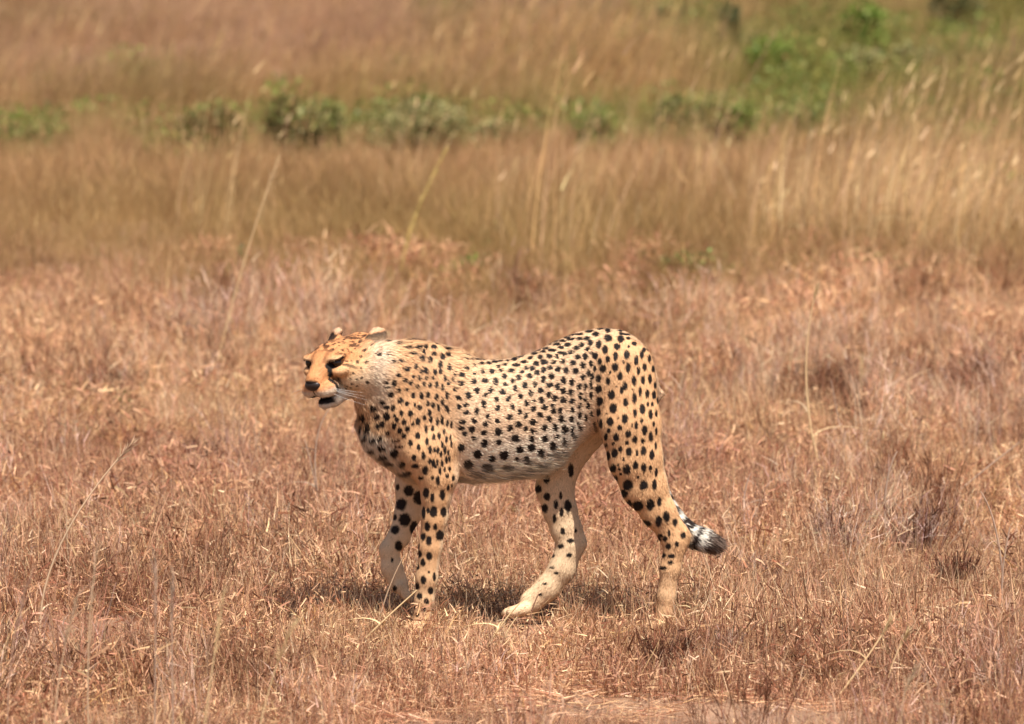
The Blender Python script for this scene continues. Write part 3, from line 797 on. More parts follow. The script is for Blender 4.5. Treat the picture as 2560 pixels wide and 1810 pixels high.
def prim_box(P, pad):
    if P['t'] == 'c':
        r = max(P['ra'], P['rb'])
        rv = np.array([r, r * P['sy'], r]) + pad
        lo = np.minimum(P['a'], P['b']) - rv; hi = np.maximum(P['a'], P['b']) + rv
    elif P['t'] == 'e':
        e = np.sqrt(((P['M'].T * P['r']) ** 2).sum(1)) + pad
        lo = P['c'] - e; hi = P['c'] + e
    else:
        lo = np.array([S(790, 0)[0] - pad, -0.16 - pad, 0.3 - pad]); hi = np.array([S(1490, 0)[0] + pad, 0.16 + pad, 0.9])
    o = np.array([GX0, GY0, GZ0])
    i0 = np.clip(np.floor((lo - o) / VOX).astype(int), 0, GN); i1 = np.clip(np.ceil((hi - o) / VOX).astype(int) + 1, 0, GN)
    return tuple(slice(a, b) for a, b in zip(i0, i1))

def add_prim(F, P, k):
    sl_ = prim_box(P, 0.05)
    g = (gx[sl_[0], None, None], gy[None, sl_[1], None], gz[None, None, sl_[2]])
    d = prim_dist(g, P).astype(np.float32)
    if P.get('neg'):
        F[sl_] = -smin(-F[sl_], d, k)
    else:
        F[sl_] = smin(F[sl_], d, k)

# ---- head frame -------------------------------------------------------
HY, HP, HR_ = R(56), R(12), R(4)
HF = np.array([-math.cos(HY) * math.cos(HP), -math.sin(HY) * math.cos(HP), -math.sin(HP)])
HL = unit(np.cross([0, 0, 1], HF))
HU = np.cross(HF, HL)
HL, HU = HL * math.cos(HR_) + HU * math.sin(HR_), HU * math.cos(HR_) - HL * math.sin(HR_)
HO = S(752, 808, -0.070)
HS = 0.0132                         # one head unit (about a centimetre)
HM = np.stack([HF, HL, HU])
def H(f, l, u):
    return HO + HS * (f * HF + l * HL + u * HU)
def he(f, l, u, rf, rl, ru, k=0.010, tilt=0.0, yaw=0.0, neg=False, flow=None):
    M = HM.copy()
    if tilt:
        c, s = math.cos(tilt), math.sin(tilt)
        M = np.stack([c * HM[0] + s * HM[2], HM[1], c * HM[2] - s * HM[0]])
    if yaw:
        c, s = math.cos(yaw), math.sin(yaw)
        M = np.stack([c * M[0] + s * M[1], c * M[1] - s * M[0], M[2]])
    return ell(H(f, l, u), M, np.array([rf, rl, ru]) * HS, 'head', -HF * 0.9 - HU * 0.25 if flow is None else flow, k, neg)
def hc(a, b, ra, rb, k=0.010):
    return rcone(H(*a), H(*b), ra * HS, rb * HS, 1.0, 'head', -HF * 0.9 - HU * 0.2, k)

groups = []
body = [dict(t='t', reg='torso', flow=unit((1, 0, -0.12)), k=0.02)]
# neck and chest
body += [rcone(S(848, 830, -0.040), S(912, 862, -0.010), 62 * K, 95 * K, 0.84, 'neck', (0.9, 0.15, -0.25), 0.03),
         rcone(S(912, 862, -0.010), S(968, 892, 0), 95 * K, 122 * K, 0.78, 'neck', (1, 0, -0.3), 0.03),
         rcone(S(838, 900, -0.025), S(874, 968, 0), 42 * K, 60 * K, 0.95, 'throat', (0.25, 0, -1), 0.03),
         rcone(S(874, 968, 0), S(930, 1028, 0), 58 * K, 48 * K, 1.2, 'throat', (0.5, 0, -0.9), 0.03)]
# shoulder blades, upper arms, thigh mass: left (camera side) and right
for s in (-1, 1):
    body += [rcone(S(972, 800, s * .048), S(925, 930, s * .078), 26 * K, 40 * K, 0.62, 'shoulder', (0.15, 0, -1), 0.03),
             rcone(S(915, 940, s * .080), S(960, 1040, s * .082), 44 * K, 44 * K, 0.62, 'shoulder', (0.15, 0, -1), 0.03)]
groups.append((body, 0.03))
for s in (-1, 1):   # the long head of the triceps, standing proud of the ribs
    groups.append(([rcone(S(972, 850, s * .074), S(984, 1000, s * .098), 30 * K, 40 * K, 0.60, 'shoulder', (0.1, 0, -1), 0.02),
                    rcone(S(984, 1000, s * .098), S(982, 1060, s * .094), 40 * K, 38 * K, 0.60, 'shoulder', (0.1, 0, -1), 0.02)], 0.011))
# head
hd = [he(-3.6, 0, -1.0, 7.0, 5.4, 4.0), hc((-8.5, 0, -1.6), (-2, 0, -2.4), 4.3, 4.5),
      he(0.6, 0, 0.9, 4.0, 4.0, 2.6), hc((2.4, 0, 0.2), (7.2, 0, -2.4), 2.75, 2.0),
      he(-1.2, 3.5, -3.0, 4.4, 2.5, 3.5), he(-1.2, -3.5, -3.0, 4.4, 2.5, 3.5),
      he(6.1, 1.6, -4.3, 2.8, 2.2, 1.85, 0.008), he(6.1, -1.6, -4.3, 2.8, 2.2, 1.85, 0.008),
      he(8.1, 0, -2.6, 1.1, 1.55, 1.15, 0.006),
      hc((-2.5, 0, -5.6), (3.0, 0, -6.8), 3.2, 2.2), hc((3.0, 0, -6.8), (5.7, 0, -7.5), 2.1, 1.25),
      he(-3.4, 4.0, -4.6, 3.6, 2.2, 3.3), he(-3.4, -4.0, -4.6, 3.6, 2.2, 3.3)]
for s in (1, -1):
    hd += [he(3.3, s * 3.0, 1.35, 1.7, 1.9, 0.62, 0.014), he(3.1, s * 3.5, -1.4, 2.1, 1.6, 1.2, 0.014)]
for s in (1, -1):
    hd.append(he(5.2, s * 3.7, 0.30, 1.4, 1.7, 0.55, 0.006, neg=True))
hd.append(he(7.4, 0, -6.1, 4.0, 4.0, 0.34, 0.005, tilt=R(6), neg=True))
groups.append((hd, 0.022))
# ears: short rounded cups laid back and out
for s in (1, -1):
    ear = [he(-8.1, s * 5.3, 1.9, .95, 1.9, 2.3, 0.006, tilt=R(52), yaw=s * R(30)), he(-6.8, s * 4.3, 0.4, 2.6, 2.0, 1.9, 0.010),
           he(-7.7, s * 5.9, 2.6, .5, 1.2, 1.3, 0.004, tilt=R(52), yaw=s * R(30), neg=True)]
    for e in ear: e['reg'] = 'ear'
    groups.append((ear, 0.012))

def chain(pts, sy, reg, flows=None, k=0.012):
    out = []
    for a, b in zip(pts[:-1], pts[1:]):
        out.append(rcone(S(*a[:3]), S(*b[:3]), a[3] * K, b[3] * K, sy, reg, None, k))
    return out
def paw(u, v, Y, dirx, r, splay=1.0, drop=0.0, reg='paw'):
    """four toes and a palm below the wrist; dirx = blueprint direction of the toes"""
    out = []
    du, dv = dirx
    n = math.hypot(du, dv); du /= n; dv /= n
    for i, o in enumerate((-1.5, -0.5, 0.5, 1.5)):
        L = r * (1.55 if i in (1, 2) else 1.2)
        out.append(rcone(S(u, v, Y + o * r * .55 * K), S(u + du * L, v + dv * L, Y + o * r * .72 * K * splay), r * .62 * K, r * .50 * K, 1.0, reg, (du, 0, -dv), 0.004))
    return out
# camera-side foreleg: straight, planted
groups.append((chain([(958, 1020, -.088, 46), (984, 1072, -.088, 38), (979, 1110, -.086, 33), (975, 1160, -.083, 28.5), (966, 1225, -.078, 25), (957, 1295, -.074, 23.5), (951, 1345, -.072, 20.5), (946, 1392, -.072, 20)], 0.86, 'foreleg')
               + paw(940, 1403, -.072, (-1, .12), 20), 0.03))
# far foreleg: lifted, wrist folded
groups.append((chain([(930, 1025, .074, 46), (924, 1085, .074, 39), (914, 1146, .072, 30), (892, 1202, .068, 24), (870, 1230, .066, 21), (876, 1272, .064, 23), (892, 1308, .062, 22)], 0.86, 'foreleg')
               + paw(896, 1314, .062, (.62, 1), 21), 0.03))
# camera-side hind leg: stretched back, planted
groups.append((chain([(1398, 830, -.060, 68), (1412, 955, -.080, 68), (1424, 1030, -.084, 60), (1444, 1092, -.080, 51), (1474, 1146, -.078, 38), (1504, 1196, -.074, 28), (1514, 1216, -.073, 26)], 0.62, 'hindleg')
               + chain([(1514, 1216, -.073, 26), (1503, 1275, -.072, 22.5), (1494, 1335, -.071, 20), (1489, 1390, -.070, 20)], 0.85, 'hindleg')
               + [rcone(S(1500, 1150, -.076), S(1536, 1200, -.073), 8 * K, 10 * K, 0.9, 'hindleg', None, 0.022)]
               + paw(1482, 1402, -.070, (-1, .12), 20), 0.018))
# far hind leg: swung forward under the belly
groups.append((chain([(1370, 850, .055, 66), (1306, 955, .066, 56), (1254, 1046, .072, 44), (1245, 1090, .072, 42), (1256, 1140, .071, 37), (1270, 1185, .070, 33), (1280, 1222, .070, 29)], 0.62, 'hindleg')
               + chain([(1280, 1222, .070, 30), (1262, 1272, .069, 30), (1230, 1316, .068, 28), (1192, 1348, .067, 27)], 0.80, 'hindleg')
               + [rcone(S(1278, 1160, .070), S(1305, 1213, .070), 9 * K, 10 * K, 0.9, 'hindleg', None, 0.02)]
               + paw(1176, 1364, .067, (-1, .26), 25, 1.25), 0.03))
# tail
TAILP = [(1428, 836, 0.0, 22), (1434, 880, .004, 21), (1445, 950, .008, 21), (1461, 1020, .010, 21), (1474, 1088, .006, 20.5), (1500, 1144, -.006, 20.5),
         (1532, 1186, -.020, 22), (1556, 1202, -.030, 22), (1576, 1209, -.034, 21), (1590, 1214, -.035, 15)]
groups.append((chain(TAILP, 1.0, 'tail'), 0.02))

# ---- field ------------------------------------------------------------
F = np.full(GN, BIG, np.float32)
for prims, kout in groups:
    first = prims[0]['t'] == 't'
    G = np.full(GN, BIG, np.float32) if not first else F
    lo = [10 ** 6] * 3; hi = [0] * 3
    for P in prims:
        add_prim(G, P, P['k'])
        b = prim_box(P, 0.05)
        for i in range(3):
            lo[i] = min(lo[i], b[i].start); hi[i] = max(hi[i], b[i].stop)
        if not P.get('neg'):
            PR.append(P)
    if not first:
        sl_ = tuple(slice(a, b) for a, b in zip(lo, hi))
        F[sl_] = smin(F[sl_], G[sl_], kout)

def surface_nets(F):
    ins = F < 0
    nx, ny, nz = F.shape
    c = [ins[a:nx - 1 + a, b:ny - 1 + b, d:nz - 1 + d] for a in (0, 1) for b in (0, 1) for d in (0, 1)]
    cnt = sum(x.astype(np.int8) for x in c)
    act = (cnt > 0) & (cnt < 8)
    idx = np.argwhere(act)
    vid = np.full(act.shape, -1, np.int64); vid[act] = np.arange(len(idx))
    acc = np.zeros((len(idx), 3)); num = np.zeros(len(idx))
    corners = [(a, b, d) for a in (0, 1) for b in (0, 1) for d in (0, 1)]
    for i, A in enumerate(corners):
        for B in corners[i + 1:]:
            if sum(abs(p - q) for p, q in zip(A, B)) != 1: continue
            A_, B_ = np.array(A), np.array(B)
            fa = F[tuple((idx + A_).T)]; fb = F[tuple((idx + B_).T)]
            m = (fa < 0) != (fb < 0)
            t = np.where(m, fa / np.where(m, fa - fb, 1), 0)
            acc += np.where(m[:, None], A_ + t[:, None] * (B_ - A_), 0); num += m
    V = idx + acc / num[:, None]
    quads = []
    for ax in range(3):
        s0 = [slice(None)] * 3; s1 = [slice(None)] * 3
        s0[ax] = slice(0, -1); s1[ax] = slice(1, None)
        cross = ins[tuple(s0)] != ins[tuple(s1)]
        e = np.argwhere(cross)
        o1, o2 = [(1, 2), (2, 0), (0, 1)][ax]
        ok = (e[:, o1] > 0) & (e[:, o2] > 0) & (e[:, o1] < F.shape[o1] - 1) & (e[:, o2] < F.shape[o2] - 1)
        e = e[ok]
        def cell(d1, d2):
            q = e.copy(); q[:, o1] -= d1; q[:, o2] -= d2
            return vid[tuple(q.T)]
        q = np.stack([cell(1, 1), cell(0, 1), cell(0, 0), cell(1, 0)], 1)
        flip = ~ins[tuple(e.T)]
        q[flip] = q[flip][:, ::-1]
        quads.append(q)
    return V * VOX + np.array([GX0, GY0, GZ0]), np.concatenate(quads)

BV, BQ = surface_nets(F)
def smooth_verts(V, Q, it, lam):
    e = np.concatenate([Q[:, [0, 1]], Q[:, [1, 2]], Q[:, [2, 3]], Q[:, [3, 0]]])
    for _ in range(it):
        acc = np.zeros_like(V); n = np.zeros(len(V))
        for a, b in ((0, 1), (1, 0)):
            for c in range(3):
                acc[:, c] += np.bincount(e[:, a], V[e[:, b], c], len(V))
            n += np.bincount(e[:, a], minlength=len(V))
        V = V + lam * (acc / n[:, None] - V)
    return V
BV = smooth_verts(BV, BQ, 3, 0.5)
del F

body_me = mesh_np('cheetah_body', BV, BQ)
nV = len(body_me.vertices)
V = np.empty(nV * 3, np.float32); body_me.vertices.foreach_get('co', V); V = V.reshape(-1, 3).astype(float)
N = np.empty(nV * 3, np.float32); body_me.vertex_normals.foreach_get('vector', N); N = N.reshape(-1, 3).astype(float)

# ---- what lies where: region weights, fur flow, spots --------------------
REG = ['torso', 'neck', 'throat', 'shoulder', 'head', 'ear', 'foreleg', 'hindleg', 'paw', 'tail']
def regions(P):
    W = np.zeros((len(P), len(REG))); Fl = np.zeros((len(P), 3)); best = np.full(len(P), 9.0)
    D = []
    for q in PR:
        D.append(prim_dist((P[:, 0], P[:, 1], P[:, 2]), q))
    D = np.stack(D, 1)
    dm = D.min(1, keepdims=True)
    E = np.exp(-(D - dm) / 0.010)
    for j, q in enumerate(PR):
        W[:, REG.index(q['reg'])] += E[:, j]
        Fl += E[:, j:j + 1] * q['flow'] * (2.5 if q['reg'] in ('head', 'ear') else 1.0)
    W /= W.sum(1, keepdims=True)
    return W, unit(Fl)

tail_pts = np.array([S(*p[:3]) for p in TAILP])
tl = np.concatenate([[0], np.cumsum(np.linalg.norm(np.diff(tail_pts, axis=0), axis=1))])
def tail_param(P):
    best = np.full(len(P), 9.0); par = np.zeros(len(P))
    for i in range(len(tail_pts) - 1):
        a, d = tail_pts[i], tail_pts[i + 1] - tail_pts[i]
        t = np.clip(((P - a) @ d) / (d @ d), 0, 1)
        q = np.linalg.norm(P - a - t[:, None] * d, axis=1)
        m = q < best
        best[m] = q[m]; par[m] = (tl[i] + t * (tl[i + 1] - tl[i]))[m]
    return par - tl[-1]            # metres before the tip, negative

def head_local(P):
    return (P - HO) @ HM.T / HS

def seg_dist(q, pts):
    """distance to a polyline and parameter along it (head units)"""
    best = np.full(len(q), 99.0); par = np.zeros(len(q)); n = len(pts) - 1
    for i in range(n):
        a = np.array(pts[i], float); d = np.array(pts[i + 1], float) - a
        t = np.clip(((q - a) @ d) / (d @ d), 0, 1)
        dd = np.linalg.norm(q - a - t[:, None] * d, axis=1)
        m = dd < best
        best[m] = dd[m]; par[m] = ((i + t) / n)[m]
    return best, par

# spots: dart throwing over the skin, spacing and size by region
W0, FL0 = regions(V)
body_me.calc_loop_triangles()
tri = np.empty(len(body_me.loop_triangles) * 3, np.int32); body_me.loop_triangles.foreach_get('vertices', tri); tri = tri.reshape(-1, 3)
tarea = 0.5 * np.linalg.norm(np.cross(V[tri[:, 1]] - V[tri[:, 0]], V[tri[:, 2]] - V[tri[:, 0]]), axis=1)
def scatter(n, seed, dens=None):
    r = np.random.default_rng(seed)
    w = tarea if dens is None else tarea * dens[tri].mean(1)
    t = r.choice(len(tri), n, p=w / w.sum())
    a, b = r.random(n), r.random(n)
    f = a + b > 1; a[f] = 1 - a[f]; b[f] = 1 - b[f]
    c = 1 - a - b
    i = tri[t]
    P = V[i[:, 0]] * a[:, None] + V[i[:, 1]] * b[:, None] + V[i[:, 2]] * c[:, None]
    Nn = unit(N[i[:, 0]] * a[:, None] + N[i[:, 1]] * b[:, None] + N[i[:, 2]] * c[:, None])
    Wv = W0[i[:, 0]] * a[:, None] + W0[i[:, 1]] * b[:, None] + W0[i[:, 2]] * c[:, None]
    Fv = FL0[i[:, 0]] * a[:, None] + FL0[i[:, 1]] * b[:, None] + FL0[i[:, 2]] * c[:, None]
    return P, Nn, Wv, Fv

ri = {r: i for i, r in enumerate(REG)}
def up_of(z): return z
SP, SN, SW, SF = scatter(50000, 11)
u_ = SP[:, 0] / K + 1148; v_ = 1408 - (SP[:, 2] * 0.986 + 0.167 * SP[:, 1]) / K
rumpw = sstep(1300, 1370, u_) * (SW[:, ri['torso']] + SW[:, ri['hindleg']])
space = (SW @ np.array([.0262, .0250, .034, .0250, .0150, .03, .0350, .0345, .03, .036]))
space = space * (1 - rumpw) + rumpw * .0335
lowleg = sstep(1150, 1230, v_)
space = space * (1 - 0.16 * lowleg)
rad = (SW @ np.array([.0067, .0058, .0092, .0060, .0036, .004, .0094, .0095, .005, .0095]))
rad = rad * (1 - rumpw) + rumpw * .0088
rad = rad * (1 - 0.28 * lowleg)
hl = head_local(SP)
ok = ~((SW[:, ri['head']] > 0.5) & (((hl[:, 0] > 2.6) & (hl[:, 2] > -5.6)) | (hl[:, 2] < -5.8) | (hl[:, 0] > 3.6)))
ok &= SW[:, ri['ear']] < 0.4
ok &= (SW[:, ri['paw']] < 0.3)
ok &= tail_param(SP) < -0.20 * np.ones(len(SP)) + 9 * (SW[:, ri['tail']] < 0.5)
ok &= ~((SW[:, ri['hindleg']] > .5) & (v_ > 1225) & (SP[:, 0] > S(1440, 0)[0]) & (SP[:, 0] > S(1503, 0)[0]))
ok &= ~((SW[:, ri['hindleg']] > .5) & (v_ > 1240) & (rng.random(len(SP)) < 0.9))
headw = SW[:, ri['head']] + SW[:, ri['ear']]
ok &= (headw > .5) | (SN[:, 1] > np.where((SP[:, 1] > .03) & (SW[:, ri['torso']] < .5) & (v_ > 1070), .25, -.02)) & ~((SW[:, ri['neck']] > .3) & (SP[:, 1] < -.01) & (SN[:, 1] < .1))
acc_p = np.zeros((4000, 3)); acc_s = np.zeros(4000); sel = []; n = 0
jit = 1 + 0.12 * rng.standard_normal(len(SP))
for i in np.nonzero(ok)[0]:
    s = space[i] * np.clip(jit[i], .8, 1.3)
    if n:
        d2 = ((acc_p[:n] - SP[i]) ** 2).sum(1)
        if (d2 < (0.5 * (s + acc_s[:n])) ** 2).any(): continue
    acc_p[n] = SP[i]; acc_s[n] = s; sel.append(i); n += 1
sel = np.array(sel)
spot_p, spot_n, spot_w = SP[sel], SN[sel], SW[sel]
spot_r = rad[sel] * np.clip(1 + 0.20 * rng.standard_normal(n), .55, 1.5)
# small satellite spots between the large ones on legs and rump
vert = np.array([0.12, 0, 1.0])
tv = unit(vert - (spot_n @ vert)[:, None] * spot_n)
tf = unit(SF[sel] - (SF[sel] * spot_n).sum(1)[:, None] * spot_n)
legw = spot_w[:, ri['hindleg']] + spot_w[:, ri['shoulder']] + 0.8 * spot_w[:, ri['foreleg']] + rumpw[sel] * .7
legw = np.clip(legw, 0, 1)
spot_dir = unit(tf * (1 - legw)[:, None] + tv * legw[:, None] * np.sign((tf * tv).sum(1) + 1e-6)[:, None] + rng.normal(0, .22, (n, 3)))
spot_asp = 1 + 0.30 * legw + 0.12 * rng.random(n)

